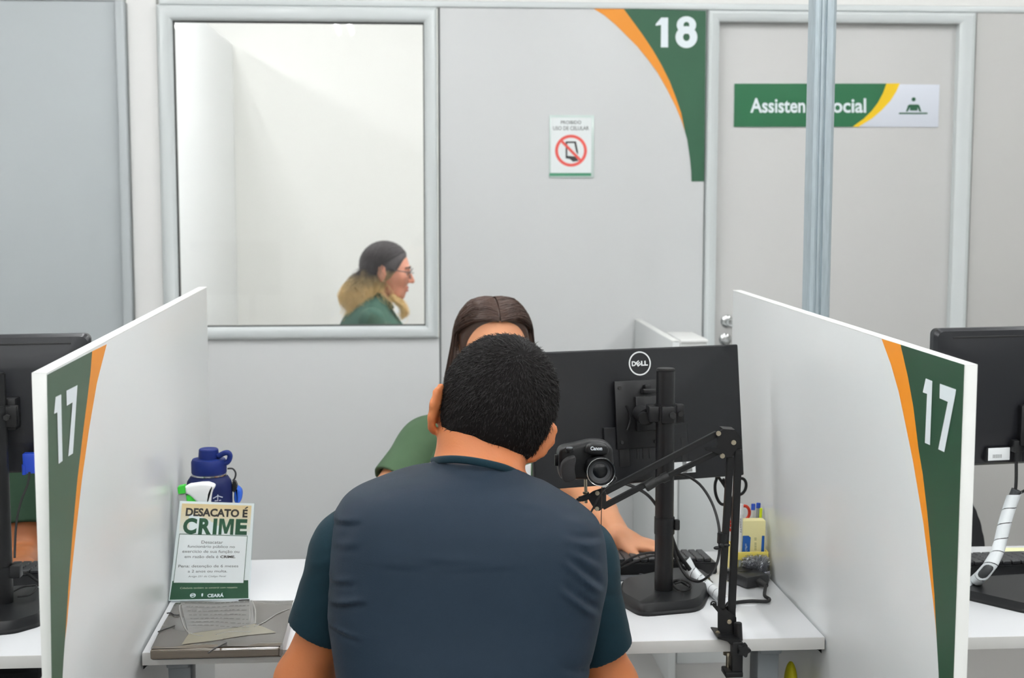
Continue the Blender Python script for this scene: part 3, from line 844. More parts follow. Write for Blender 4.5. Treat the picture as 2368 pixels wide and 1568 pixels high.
bar2((1659, 1004), (1400, 1139), .0105, YA_ - .008, YB_ + .004).obj('bar', BLACK_M, t)
bar2((1662, 1046), (1542, 1104), .0085, YA_ - .008, 2.476).obj('bar', BLACK_M, t)
bar2((1510, 1113), (1394, 1174), .0095, 2.472, YB_ + .004).obj('bar', BLACK_M, t)
mb = MB().cyl(at(1546, 1100, Y=2.478), at(1530, 1108, Y=2.478), .0085, seg=16, bev=.001).cyl(at(1538, 1104, Y=2.478), at(1500, 1122, Y=2.476), .0065, seg=16).cyl(at(1516, 1112, Y=2.476), at(1492, 1127, Y=2.474), .0092, seg=16, bev=.001)
mb.obj('spring_sleeve', BLACK_R, t)
mb = MB().prism(pl_(YB_ - .010, [(1356, 1147), (1372, 1136), (1399, 1127), (1399, 1172), (1386, 1182), (1376, 1180)]), (0, .003, 0), bev=.0006)
mb.prism(pl_(YB_ + .014, [(1362, 1147), (1376, 1136), (1399, 1127), (1399, 1172), (1386, 1182)]), (0, .003, 0), bev=.0006)
mb.box(tuple(np.array(at(1383, 1172, Y=YB_ - .008))), tuple(np.array(at(1398, 1133, Y=YB_ + .014)) + np.array([0, 0, 0])), .0005)
tip = mb.obj('tip_bracket', BLACK_M, t)
mb = MB()
for px, py in ((1381, 1140), (1380, 1176)):
    c = at(px, py, Y=YB_ - .010); mb.cyl(c, (c[0], c[1] - .004, c[2]), .0038, seg=14, bev=.001)
mb.obj('bolt', NICKEL, tip)
MB().prism(pl_(YB_ - .013, [(1331, 1160), (1336, 1151), (1350, 1147), (1362, 1141), (1370, 1148), (1358, 1158), (1345, 1161)]), (0, .008, 0), bev=.002).obj('wing_knob', BLACK, tip)
cs_ = at(1355, 1163, Y=YB_); ct = at(1354, 1108, Y=YB_)
MB().cyl(cs_, ct, .0028, seg=12).cyl(at(1355, 1142, Y=YB_), at(1355, 1138, Y=YB_), .006, seg=6).obj('mount_screw', NICKEL, t)
# desk clamp
c0, c1 = at(1690, 1480, Y=2.47), at(1717, 1562, Y=2.47)
mb = MB().box((c0[0], 2.455, c1[2] + .005), (c1[0] - .003, 2.4745, c0[2]), .002)
mb.prism(pl_(2.458, [(1659, 1473), (1712, 1479), (1716, 1490), (1690, 1492), (1683, 1484), (1660, 1478)]), (0, .06, 0), bev=.001)
mb.box((at(1676, 1553, Y=2.46)[0], 2.452, c1[2] + .002), (c1[0] - .003, 2.49, c1[2] + .012), .002)
mb.cyl(at(1706, 1440, Y=2.475), at(1708, 1482, Y=2.475), .0075, seg=16, bev=.001)
k1 = mb.obj('desk_clamp', BLACK_M, t)
cs_ = at(1684, 1568, Y=2.478)
MB().cyl((cs_[0], 2.482, cs_[2] - .03), (cs_[0], 2.482, ZD - .025), .0038, seg=14).cyl((cs_[0], 2.482, ZD - .0245), (cs_[0], 2.482, ZD - .030), .009, seg=20).obj('clamp_screw', NICKEL, t)
c = at(1720, 1504, Y=2.45)
star = [(c[0] + (.0105 + .0022 * math.cos(5 * q)) * math.cos(q), 2.446, c[2] + (.0105 + .0022 * math.cos(5 * q)) * math.sin(q)) for q in np.linspace(0, 2 * math.pi, 40, endpoint=False)]
MB().prism(star, (0, .012, 0), bev=.001).cyl((c[0], 2.455, c[2]), (c[0] - .012, 2.462, c[2]), .005, seg=12).obj('star_knob', BLACK, t)

# bridge camera
YC = 2.425
cb = at(1355, 1108, Y=YC + .02)
t = thing('camera', 'black bridge camera with a large lens on the scissor arm', 'camera', cb)
q = lambda px, py, y=YC: Vector(at(px, py, Y=y))
CAMM = mat('camera_black', (20, 21, 23), .36, spec=.4, bump=.1, bscale=1500)
mb = MB().pad([q(1290, 1052), (q(1298, 1036)), q(1330, 1030), q(1345, 1026), q(1365, 1021), q(1398, 1022), q(1414, 1032), q(1419, 1044), q(1421, 1100), q(1412, 1109), q(1302, 1112), q(1293, 1100)], (0, .040, 0), .007)
mb.obj('body', CAMM, t)
mb = MB().pad([q(1297, 1066), q(1312, 1054), q(1331, 1050), q(1325, 1080), q(1331, 1106), q(1300, 1113), q(1294, 1085)], (0, -.022, 0), .0035)
mb.obj('grip', mat('grip_rubber', (46, 46, 48), .7, bump=.4, bscale=1800), t)
mb = MB().pad([q(1349, 1048), q(1353, 1028), q(1366, 1020), q(1397, 1022), q(1405, 1034), q(1403, 1050)], (0, -.020, 0), .004)
hump = mb.obj('flash_hump', CAMM, t)
mb = MB(); put_text(mb, 'Canon', lambda x, y: at(x, y, Y=YC - .0209), (1365.5, 1041.5, 1392.5, 1032.5), bold=.035); mb.obj('lettering', WHITE_V, hump)
mb = MB().cyl(q(1317, 1043, YC + .012), q(1317, 1034, YC + .012), .011, seg=24, bev=.002); mb.cyl(q(1317, 1046, YC - .008), q(1317, 1040, YC - .008), .007, seg=20, bev=.001)
mb.obj('dial', CAMM, t)
MB().cyl(q(1317, 1037, YC - .006), q(1317, 1034.5, YC - .006), .0055, seg=20).obj('shutter_button', mat('button_grey', (150, 156, 160), .3, metal=.6), t)
MB().box(q(1282, 1076, YC + .018), q(1294, 1052, YC + .010), .001).obj('strap_lug', CAMM, t)
lc = q(1382, 1082, YC); r_ = .0238
mb = MB().lathe([(0, -.005), (.0235, -.005), (.0235, .012), (.0225, .014), (.0225, .026), (r_, .028), (r_, .042), (.0225, .043), (.021, .041), (.021, .036), (.0165, .034), (.0165, .032), (0, .031)], lc, (0, -1, .03), seg=48)
ln = mb.obj('lens', CAMM, t, ang=30)
MB().lathe([(.0222, .0425), (.0238, .0432), (.0241, .0422), (.0240, .041), (.0222, .0415)], lc, (0, -1, .03), seg=48).obj('lens_ring', CHROME, ln)
MB().lathe([(.0205, .0375), (.0195, .0362), (.0172, .0352), (.0172, .0348), (.02, .0350)], lc, (0, -1, .03), seg=48).obj('bezel_ring', mat('ring_grey', (44, 45, 47), .6), ln)
MB().lathe([(.0172, .0332), (.0168, .0338), (.0125, .0322), (.0122, .0316)], lc, (0, -1, .03), seg=48).obj('inner_ring', mat('ring_mid', (56, 58, 62), .55), ln)
MB().lathe([(.0124, .0318), (.009, .0332), (.005, .0340), (0, .0342)], lc, (0, -1, .03), seg=40).obj('front_element', mat('lens_glass', (12, 14, 18), .28, spec=.35), ln)
mb = MB(); put_text(mb, 'HD', lambda x, y: at(x, y, Y=YC - .0006), (1417, 1103, 1428, 1099), bold=.02) if False else None
# camera lead and string
o = MB().tube([q(1418, 1100, YC + .02), q(1425, 1108, YC + .015), q(1412, 1122, YC + .01), q(1395, 1135, YC), q(1382, 1155, YC - .005), q(1372, 1175, YC), q(1364, 1192, YC + .03), q(1360, 1230, YC + .08)], .0017, 8, smooth=2)
tag(o.obj('camera_cable', BLACK_R), 'thin black cable hanging from the camera down behind the shoulder', 'cable')
o = MB().tube([q(1392, 1126, YC), q(1391, 1160, YC - .004), q(1390, 1230, YC + .01), q(1390, 1300, YC + .04)], .0007, 6, smooth=1)
tag(o.obj('hanging_string', mat('cord_brown', (60, 46, 40), .7)), 'very thin dark string hanging straight down from the arm tip', 'string')


# ================================================================== CABLES ON THE DESK
def cable(name, label, pts, r=.0028, m=BLACK_R, cat='cable', group=None):
    P = [Vector(at(x, y, **k)) for x, y, k in pts]
    return tag(MB().tube(P, r, 8, smooth=2).obj(name, m), label, cat, group)


Yk = lambda y: dict(Y=y)
Zk = dict(Z=ZD + .004)
cable('looped_cable', 'long black cable hanging in a big loop between monitor and scissor arm', [(1560, 1098, Yk(2.77)), (1585, 1100, Yk(2.74)), (1618, 1120, Yk(2.68)), (1645, 1160, Yk(2.60)), (1660, 1205, Yk(2.54)), (1664, 1240, Yk(2.515)), (1663, 1280, Yk(2.53)), (1655, 1310, Yk(2.58)), (1638, 1333, Yk(2.64)), (1615, 1345, Yk(2.68)), (1590, 1335, Yk(2.72)), (1570, 1305, Yk(2.75)), (1556, 1262, Yk(2.755)), (1552, 1225, Yk(2.755))], .0026)
cable('monitor_cable', 'thick black cable curving from under the monitor behind the pole', [(1420, 1112, Yk(2.82)), (1450, 1120, Yk(2.80)), (1480, 1133, Yk(2.79)), (1505, 1152, Yk(2.78)), (1530, 1190, Yk(2.78)), (1545, 1240, Yk(2.77)), (1556, 1275, Yk(2.79)), (1572, 1305, Yk(2.80)), (1590, 1318, Yk(2.82))], .0034)
cable('power_cable', 'black cable running down behind the pole into the white spiral sleeve', [(1548, 1225, Yk(2.775)), (1556, 1250, Yk(2.775)), (1568, 1280, Yk(2.79)), (1584, 1302, Yk(2.80)), (1596, 1318, Yk(2.80))], .0042)
cable('keyboard_cable', 'black cable arching over the middle keyboard toward the pole', [(1400, 1345, dict(Z=ZD + .004)), (1430, 1312, dict(Z=ZD + .02)), (1455, 1293, Yk(2.85)), (1485, 1281, Yk(2.82)), (1515, 1278, Yk(2.79)), (1540, 1282, Yk(2.76))], .0024)
cable('mouse_cable', 'second black cable arching over the middle keyboard below the first', [(1405, 1350, dict(Z=ZD + .004)), (1432, 1318, dict(Z=ZD + .018)), (1460, 1302, Yk(2.84)), (1490, 1290, Yk(2.81)), (1515, 1285, Yk(2.78)), (1540, 1290, Yk(2.76))], .0022)
cable('thin_cable', 'thin grey cable lying along the desk in front of the keyboard', [(1400, 1338, Zk), (1440, 1316, dict(Z=ZD + .010)), (1470, 1325, Zk), (1512, 1334, Zk), (1540, 1336, dict(Z=ZD + .024))], .0016, mat('cable_grey', (70, 72, 76), .5))
cable('coiled_cable', 'black cable coiled with a tie on the stand base', [(1558, 1343, dict(Z=ZD + .026)), (1575, 1341, dict(Z=ZD + .03)), (1594, 1349, dict(Z=ZD + .03)), (1597, 1360, dict(Z=ZD + .026)), (1580, 1367, dict(Z=ZD + .025)), (1562, 1360, dict(Z=ZD + .026)), (1556, 1348, dict(Z=ZD + .028)), (1568, 1343, dict(Z=ZD + .034)), (1588, 1353, dict(Z=ZD + .031)), (1594, 1357, dict(Z=ZD + .032)), (1577, 1346, dict(Z=ZD + .036)), (1560, 1350, dict(Z=ZD + .033))], .0022)


def spiral(name, label, pts, r, m=mat('spiral_white', (232, 236, 238), .35)):
    """plastic spiral wrap: a wound strip around a cable"""
    P = [Vector(at(x, y, **k)) for x, y, k in pts]
    for _ in range(3): P = catmull(P)
    mb = MB(); mb.tube(P, r * .72, 14, m=mat('wrap_gap', (60, 62, 64), .7))
    L = [0]
    for a, b in zip(P, P[1:]): L.append(L[-1] + (b - a).length)
    pitch, w_ = r * 2.5, r * 2.36; n = int(L[-1] / pitch * 18)
    def fr(s):
        i = min(max(np.searchsorted(L, s) - 1, 0), len(P) - 2); k = (s - L[i]) / max(1e-9, L[i + 1] - L[i])
        tt = (P[min(i + 2, len(P) - 1)] - P[max(i - 1, 0)]).normalized(); n1 = tt.cross(Vector((0, 1, .3))).normalized()
        return P[i].lerp(P[i + 1], k), n1, tt.cross(n1)
    V, Fs = [], []
    for i in range(n):
        s = i / 18 * pitch; a = 2 * math.pi * i / 18
        for ds, rr in ((0, r), (w_, r)):
            c, n1, n2 = fr(min(s + ds, L[-1] - 1e-5)); V.append(c + (n1 * math.cos(a) + n2 * math.sin(a)) * rr)
        if i: k = 2 * i; Fs.append((k - 2, k, k + 1, k - 1))
    mb.tri(V, Fs, m)
    return tag(mb.obj(name, None, ang=180), label, 'cable sleeve')


spiral('spiral_cable_sleeve', 'white spiral cable sleeve running down from behind the pole onto the middle desk', [(1583, 1292, Yk(2.83)), (1595, 1315, Yk(2.82)), (1618, 1340, Yk(2.80)), (1645, 1362, dict(Z=ZD + .012)), (1672, 1386, dict(Z=ZD + .011)), (1690, 1402, dict(Z=ZD + .011))], .0115)
cable('side_monitor_cable', 'black cable hanging from the right monitor into its white sleeve', [(2350, 1068, Yk(2.745)), (2350, 1100, Yk(2.742)), (2349, 1125, Yk(2.74)), (2346, 1150, Yk(2.74))], .0034)
cable('side_monitor_lead', 'black lead leaving the top of the white sleeve at the right edge', [(2346, 1150, Yk(2.742)), (2356, 1142, Yk(2.742)), (2375, 1132, Yk(2.75)), (2400, 1125, Yk(2.76))], .0028)
spiral('spiral_cable_sleeve', 'white spiral cable sleeve curving down below the right monitor', [(2350, 1132, Yk(2.74)), (2337, 1165, Yk(2.74)), (2322, 1215, Yk(2.73)), (2312, 1260, Yk(2.72)), (2298, 1295, Yk(2.70)), (2275, 1326, Yk(2.69)), (2248, 1350, dict(Z=ZD + .014)), (2215, 1370, dict(Z=ZD + .013))], .0125)
# grommet in the desk
c = at(1738, 1391, Z=ZD)
Rg, Fg = ring_tri(0, 0, .029, .031)
tag(MB().lathe([(0, .0012), (.0275, .0012), (.0282, .0003), (.0290, .0012), (.031, .0001)], (c[0] - .012, c[1], ZD), seg=40).obj('cable_grommet', mat('grommet_white', (228, 229, 230), .35)), 'white round cable grommet in the desk beside the arm', 'grommet')
# left desk leads
cable('vga_lead', 'black lead hanging from the blue plug of the left monitor', [(68, 1092, Yk(2.74)), (64, 1120, Yk(2.73)), (52, 1150, Yk(2.72)), (42, 1185, Yk(2.71)), (36, 1230, Yk(2.70)), (34, 1290, Yk(2.68))], .0022)
cable('desk_lead', 'black lead curling on the left desk beside the pole base', [(28, 1330, dict(Z=ZD + .06)), (60, 1325, dict(Z=ZD + .05)), (88, 1345, dict(Z=ZD + .03)), (130, 1360, Zk)], .003)
cable('desk_lead', 'thin black lead looping over the left stand base', [(30, 1368, dict(Z=ZD + .03)), (55, 1357, dict(Z=ZD + .035)), (85, 1355, dict(Z=ZD + .035)), (70, 1375, dict(Z=ZD + .03)), (40, 1380, dict(Z=ZD + .03))], .0018)
a, b = at(49, 1045, Y=2.765), at(90, 1093, Y=2.765)
VGA = mat('vga_blue', (28, 70, 190), .4)
t = thing('vga_plug', 'blue plug under the left monitor', 'plug', (a[0], 2.76, b[2]))
MB().box((a[0] + .004, 2.755, b[2]), (b[0], 2.775, a[2] - .002), .002).obj('shell', VGA, t)
for k in (0, 1): MB().cyl((a[0] + .006 + k * .028, 2.758, b[2] - .002), (a[0] + .006 + k * .028, 2.758, b[2] + .018), .004, seg=12).obj('thumb_screw', VGA, t)

# ================================================================== POWER ADAPTER
c = np.array(at(1738, 1362, Z=ZD))
Rz = Matrix.Translation((c[0] - .008, c[1] + .058, ZD)) @ Matrix.Rotation(.42, 4, 'Z')
t = thing('power_adapter', 'black box power adapter on the desk right of the scissor arm', 'adapter', M=Rz)
MB().box((-.0285, -.056, .001), (.0285, .020, .025), .005).obj('body', mat('adapter_black', (34, 35, 37), .35, bump=.05, bscale=900), t, local=True)
MB().box((-.016, -.018, .0245), (.016, .012, .0260), .001).obj('rating_label', MATS['black_deep'], t, local=True)
MB().cyl((.002, -.054, .012), (.002, -.080, .010), .0075, .0045, seg=16).obj('plug', BLACK_R, t, local=True)
pz = Rz @ Vector((.002, -.078, .010))
tag(MB().tube([pz, Vector(at(1768, 1377, Z=ZD + .008)), Vector(at(1779, 1385, Z=ZD + .005)), Vector(at(1772, 1391, Z=ZD + .005)), Vector(at(1740, 1390, Z=ZD + .005)), Vector(at(1705, 1393, Z=ZD + .005)), Vector(at(1680, 1400, Z=ZD + .004))], .0034, 8, smooth=2).obj('adapter_cable', BLACK_R), 'black cable looping back from the power adapter along the desk', 'cable')

# ================================================================== DESK ORGANISER
YO = 2.872
o0, o1 = at(1704, 1345, Y=YO), at(1777, 1276, Y=YO)
xo0, xo1, zo1 = o0[0], min(o1[0], XR - .006), o1[2]
YEL = mat('plastic_yellow', (248, 228, 112), .3, spec=.5)
t = thing('desk_organizer', 'yellow plastic pen holder by the right partition', 'organizer', ((xo0 + xo1) / 2, YO + .05, ZD))
mb = MB().box((xo0, YO, ZD), (xo1, YO + .095, ZD + .003), .001)
for lo, hi in (((xo0, YO, ZD), (xo0 + .002, YO + .095, zo1)), ((xo1 - .002, YO, ZD), (xo1, YO + .095, zo1)), ((xo0, YO + .093, ZD), (xo1, YO + .095, zo1)), ((xo0, YO + .038, ZD), (xo1, YO + .040, zo1 - .002))):
    mb.box(lo, hi, .0008)
mb.obj('tray', YEL, t)
mb = MB().box((xo0, YO - .0005, ZD), (xo1, YO + .0015, zo1 - .016), .0004); mb.obj('clear_front', CLEAR, t)
MB().box((xo0, YO - .001, zo1 - .016), (xo1, YO + .002, zo1), .0006).obj('front_band', YEL, t)
a, b = at(1713, 1330, Y=YO + .004), at(1776, 1203, Y=YO + .012)
t = thing('eraser_box', 'tall pale yellow box with blue label standing in the pen holder', 'box', ((a[0] + b[0]) / 2, YO + .02, ZD + .003))
zb0, zb1 = ZD + .004, b[2]
MB().box((a[0] + .001, YO + .010, zb0), (min(b[0], XR - .010), YO + .036, zb1), .002).obj('carton', mat('carton_yellow', (250, 240, 178), .55), t)
yb = YO + .0093
fb = lambda x, y: at(x, y, Y=yb)
lab = MB().poly([fb(*p) for p in [(1716, 1276), (1718, 1239), (1731, 1239), (1736, 1243), (1734, 1276)]]).obj('blue_label', mat('label_blue', (22, 92, 176), .5), t)
MB().poly([fb(*p) for p in [(1760, 1276), (1762, 1239), (1768, 1239), (1767, 1276)]]).obj('blue_stripe', MATS['label_blue'], t)
mb = MB(); put_text(mb, 'CulPex', lambda x, y: at(1725.5 + y, 1275 - x, Y=yb - .0004), (0, -2.5, 18, 2.5)); mb.obj('lettering', WHITE_V, lab)
mb = MB(); put_text(mb, 'IIIII II', lambda x, y: at(1747 + y, 1272 - x, Y=yb), (0, -2.5, 28, 2.5)); mb.obj('small_print', mat('print_olive', (150, 150, 90), .6), t)
# paper clips in a clear bag
t = thing('paper_clip_bag', 'clear bag of silver paper clips in front of the pen holder', 'bag', at(1745, 1345, Z=ZD))
ca, cb_ = at(1716, 1343, Y=2.86), at(1775, 1293, Y=2.86)
mb = MB(); rc = random.Random(3)
for i in range(230):
    x = rc.uniform(ca[0] + .006, min(cb_[0], XR - .01) - .004); z = ZD + .004 + (cb_[2] - ca[2] - .004) * rc.random() ** .85; y = rc.uniform(2.846, 2.866)
    M = Matrix.Translation((x, y, z)) @ Matrix.Rotation(rc.uniform(0, 6), 4, 'Y') @ Matrix.Rotation(rc.uniform(-.5, .5), 4, 'X')
    mb.tube([(-.009, 0, -.002), (.007, 0, -.002), (.009, 0, .0005), (.007, 0, .0025), (-.007, 0, .0025), (-.008, 0, .001), (.004, 0, .0)], .0006, 4, M=M)
clips = mb.obj('paper_clips', mat('clip_steel', (170, 172, 176), .28, metal=.9), t); clips['kind'] = 'stuff'
xe = min(cb_[0], XR - .006)
mb = MB().loft([[(ca[0], 2.842, ZD), (xe, 2.842, ZD), (xe, 2.870, ZD), (ca[0], 2.870, ZD)], [(ca[0] + .001, 2.838, ZD + .02), (xe, 2.840, ZD + .02), (xe, 2.870, ZD + .02), (ca[0], 2.870, ZD + .02)], [(ca[0] + .004, 2.85, cb_[2]), (xe - .002, 2.852, cb_[2]), (xe - .002, 2.866, cb_[2]), (ca[0] + .004, 2.866, cb_[2])]])
mb.obj('plastic_bag', thin_glass('bag_film', 'f2f2f6', 1.0, .15, 1.35), t)


def stick(name, label, p, q, y0, y1, r, m, cat='pen', cap=None, group=None, flat=None):
    t = thing(name, label, cat, at(*q, Y=y1), group=group)
    a, b = Vector(at(*p, Y=y0)), Vector(at(*q, Y=y1))
    MB().cyl(b, a, r, seg=14, bev=r * .2).obj('barrel', m, t)
    if cap:
        d = (a - b).normalized(); MB().cyl(a - d * cap[1], a + d * .002, r * 1.12, seg=14, bev=r * .2).obj('cap', cap[0], t)
    return t


yh = YO + .068
stick('marker_pen', 'white marker pen with black print standing left in the pen holder', (1714, 1168), (1709, 1335), YO + .012, YO + .008, .0042, mat('marker_white', (232, 232, 230), .35), cap=(mat('marker_cap', (240, 240, 240), .3), .02))
mb = MB(); put_text(mb, 'STAEDT', lambda x, y: at(1713.2 - x * .03 + y, 1232 - x, Y=YO + .0062), (0, -1.5, 34, 1.5), bold=.01)
mb.obj('lettering', INKB, [o for o in COL.objects if o.name.startswith('marker_pen')][0])
BLUEC = mat('pen_blue', (40, 82, 190), .35)
PENC = mat('pen_clear', (206, 208, 206), .2)
stick('ballpoint_pen', 'clear ballpoint pen with blue end, left of the two behind the yellow box', (1742, 1167), (1735, 1340), yh, yh - .02, .0038, PENC, cap=(BLUEC, .012))
stick('ballpoint_pen', 'grey ballpoint pen with blue end, right of the two behind the yellow box', (1754, 1165), (1740, 1340), yh + .006, yh - .01, .0042, mat('pen_grey', (160, 164, 168), .35), cap=(BLUEC, .010))
stick('highlighter_pen', 'thin fluorescent yellow highlighter behind the yellow box', (1760, 1175), (1752, 1340), yh - .006, yh - .012, .003, mat('fluo_yellow', (222, 240, 20), .4))


def scissors(name, label, m, loops, blade, y):
    t = thing(name, label, 'scissors', at(*blade[-1], Y=y))
    for lp in loops:
        MB().tube([at(x, py, Y=y) for x, py in lp], .0032, 10, smooth=2, closed=False, flat=(1, 1)).obj('handle', m, t)
    MB().prism([at(x, py, Y=y) for x, py in blade], (0, .002, 0)).obj('blade', CHROME, t)


ell = lambda cx, cy, rx, ry, rot, a0, a1: [(cx + rx * math.cos(q) * math.cos(rot) - ry * math.sin(q) * math.sin(rot), cy + rx * math.cos(q) * math.sin(rot) + ry * math.sin(q) * math.cos(rot)) for q in np.linspace(a0, a1, 14)]
yq = YO + .055
scissors('scissors', 'scissors with black handles standing tall in the pen holder', BLACK, [
    ell(1712, 1125, 13, 19, .25, -3.9, 2.0) + [(1706, 1150), (1704, 1175), (1702, 1205)], ell(1668, 1135, 14, 32, -.15, -1.0, 4.6) + [(1690, 1150), (1692, 1185), (1694, 1210)]],
    [(1694, 1200), (1706, 1200), (1712, 1330), (1706, 1335)], yq)
scissors('scissors', 'scissors with red handles standing in the pen holder', RED, [
    ell(1721, 1186, 12, 16, .1, -2.6, 3.4) + [(1709, 1200)], ell(1694, 1218, 15, 9, .6, -3.0, 3.0) + [(1700, 1222)]],
    [(1700, 1212), (1716, 1206), (1722, 1330), (1714, 1335)], YO + .082)

# ================================================================== LEFT CORNER OF THE DESK
cb0 = np.array(at(491, 1300, Y=2.99)); rbt = .046
bx, by = cb0[0], 2.97
zt_ = lambda py: at(490, py, Y=by)[2]
t = thing('water_bottle', 'dark blue steel water bottle with loop lid behind the notice', 'bottle', (bx, by, ZD))
BOT = mat('bottle_blue', (10, 24, 74), .55, spec=.25, bump=.08, bscale=900); BOTL = mat('bottle_lid_blue', (10, 32, 98), .5, spec=.25)
z1, z2, z3 = zt_(1098), zt_(1092), zt_(1060)
MB().lathe([(0, ZD), (.043, ZD), (rbt, ZD + .004), (rbt, z1 - .022), (.044, z1 - .012), (.038, z1 - .003), (.033, z1), (0, z1)], (bx, by, 0), seg=48).obj('body', BOT, t, ang=30)
MB().lathe([(.0345, z1 - .001), (.036, z1), (.036, z1 + .003), (.0345, z1 + .004)], (bx, by, 0), seg=48).obj('steel_ring', CHROME, t)
zl = zt_(1037)
MB().lathe([(0, z1 + .004), (.0345, z1 + .004), (.0355, z1 + .006), (.0355, z3 - .006), (.033, z3 - .001), (.021, z3 + .001), (.0195, zl - .002), (.0175, zl), (.014, zl - .001), (0, zl - .0015)], (bx, by, 0), seg=48).obj('lid', BOTL, t, ang=30)
lp = [(504, 1075), (516, 1072), (527, 1068), (532, 1055), (527, 1047), (516, 1049), (504, 1056)]
MB().tube([at(x, y, Y=by - .01) for x, y in lp], .0055, 10, smooth=2, flat=(1, 1)).obj('loop', BOTL, t)
MB().tube([at(x, y, Y=by + .01) for x, y in [(526, 1084), (538, 1084), (545, 1094), (543, 1106), (538, 1112)]], .0018, 8, smooth=2).obj('cord', mat('cord_black', (44, 44, 46), .6), t)
BLU2 = mat('strap_blue', (26, 86, 190), .6)
c = at(545, 1150, Y=by + .01)
MB().pad([at(x, y, Y=by - .005) for x, y in [(540, 1165), (541, 1128), (548, 1126), (560, 1138), (556, 1165)]], (0, .03, 0), .006).obj('carry_strap', BLU2, t)
MB().prism([at(x, y, Y=by - .007) for x, y in [(537, 1140), (537, 1112), (543, 1112), (549, 1126), (545, 1138)]], (0, .02, 0), bev=.002).obj('strap_buckle', BLACK, t)
mb = MB(); fl = lambda x, y: (lambda p: (p[0], by - math.sqrt(max(1e-6, (rbt + .0004) ** 2 - (p[0] - bx) ** 2)), p[2]))(at(x, y, Y=by - rbt))
for q0 in ([(502, 1145), (504, 1145), (503.5, 1160), (502, 1160)], [(492, 1152), (503, 1147), (503, 1149), (493, 1154)], [(514, 1152), (503, 1147), (503, 1149), (513, 1154)], [(496, 1158), (510, 1158), (510, 1160), (496, 1160)]):
    mb.poly([fl(*p) for p in q0])
mb.obj('emblem', mat('emblem_silver', (190, 196, 206), .4), t)

# spray bottle
ys = 2.86
t = thing('spray_bottle', 'white spray bottle with green nozzle behind the notice', 'spray bottle', at(455, 1330, Z=ZD) * np.array([1, 0, 0]) + np.array([0, ys, ZD]))
g = lambda pts, y: [at(x, yy, Y=y) for x, yy in pts]
SPW = mat('spray_white', (236, 238, 238), .35); SPG = mat('spray_green', (60, 200, 60), .4)
MB().pad(g([(427, 1123), (477, 1116), (495, 1122), (497, 1127), (489, 1140), (486, 1160), (486, 1172), (463, 1172), (452, 1160), (440, 1148), (428, 1142)], ys - .012), (0, .024, 0), .006, it=1).obj('spray_head', SPW, t)
MB().prism(g([(410, 1127), (427, 1123), (429, 1141), (412, 1143)], ys - .010), (0, .020, 0), bev=.001).obj('nozzle', SPG, t)
MB().prism(g([(430, 1146), (440, 1145), (452, 1152), (462, 1160), (470, 1175), (440, 1185), (434, 1168)], ys - .006), (0, .012, 0), bev=.001).obj('trigger', SPG, t)
MB().prism(g([(411, 1144), (430, 1143), (432, 1162), (414, 1166)], ys - .005), (0, .01, 0), bev=.001).obj('nozzle_guard', mat('spray_grey', (178, 180, 178), .4), t)
cx = at(470, 1200, Y=ys)[0]
MB().lathe([(0, ZD), (.032, ZD), (.034, ZD + .004), (.034, ZD + .09), (.026, ZD + .12), (.014, ZD + .135), (.014, at(470, 1168, Y=ys)[2]), (0, at(470, 1168, Y=ys)[2])], (cx, ys, 0), seg=32).obj('body', mat('spray_body', (226, 232, 232), .3), t)

# acrylic notice holder
TL, TR_, BR, BL = at(414, 1157, Y=2.79), at(590, 1163, Y=2.79), at(577, 1386, Z=ZD + .001), at(388, 1394, Z=ZD + .001)
yb_ = (BR[1] + BL[1]) / 2
BR, BL = at(577, 1386, Y=yb_ - .0), at(388, 1394, Y=yb_)
BR[2] = BL[2] = ZD + .002
YT = yb_ + .045
TL, TR_ = at(414, 1157, Y=YT), at(590, 1163, Y=YT)
nrm = np.cross(TR_ - TL, BL - TL); nrm /= np.linalg.norm(nrm); nrm = nrm if nrm[1] < 0 else -nrm


def sg(u, v, off=0.0):
    """u across, v down the notice, both 0..1"""
    return (1 - v) * ((1 - u) * TL + u * TR_) + v * ((1 - u) * BL + u * BR) + nrm * off


t = thing('notice_stand', 'acrylic stand with a Desacato e crime notice on the desk at left', 'sign', (BL + BR) / 2)
sheet = lambda u0, v0, u1, v1, o: [sg(u0, v0, o), sg(u1, v0, o), sg(u1, v1, o), sg(u0, v1, o)]
MB().prism(sheet(0, 0, 1, 1, -.0026), nrm * .0012).prism(sheet(0, 0, 1, 1, .0006), nrm * .0012).prism([sg(0, 1, -.002), sg(1, 1, -.002), sg(1, 1, -.06), sg(0, 1, -.06)], (0, 0, .002)).obj('holder', CLEAR, t)
nb = MB().prism(sheet(.012, .006, .988, .994, -.0010), nrm * .001).obj('sheet', PAPER, t)
ful = [(u_, v_) for u_, v_ in ((.045, .03), (.955, .03), (.955, .36), (.045, .36))]
gy = MB()
for i in range(12):
    v0, v1 = .03 + .33 * i / 12, .03 + .33 * (i + 1) / 12
    k = i / 11; gm = mat('print_fade_%d' % i, tuple(int(a + (b - a) * k) for a, b in zip((236, 208, 158), (240, 243, 244))), .6)
    gy.tri([sg(.045, v0, .0002), sg(.955, v0, .0002), sg(.955, v1, .0002), sg(.045, v1, .0002)], [(0, 1, 2, 3)], gm)
gy.obj('fade_field', None, nb)
tx = lambda mb_, s_, box, b=0.0, off=.0004, sh=0: put_text(mb_, s_, lambda x, y: sg(x, y, off), box, bold=b, shear=sh)
mb = MB()
tx(mb, 'DESACATO', (.105, .155, .80, .072), .04); tx(mb, 'E', (.845, .155, .91, .072), .04)
mb.poly([sg(*p, .0004) for p in ((.865, .062), (.90, .040), (.915, .048), (.88, .067))]); mb.obj('dark_lettering', INKB, nb)
mb = MB()
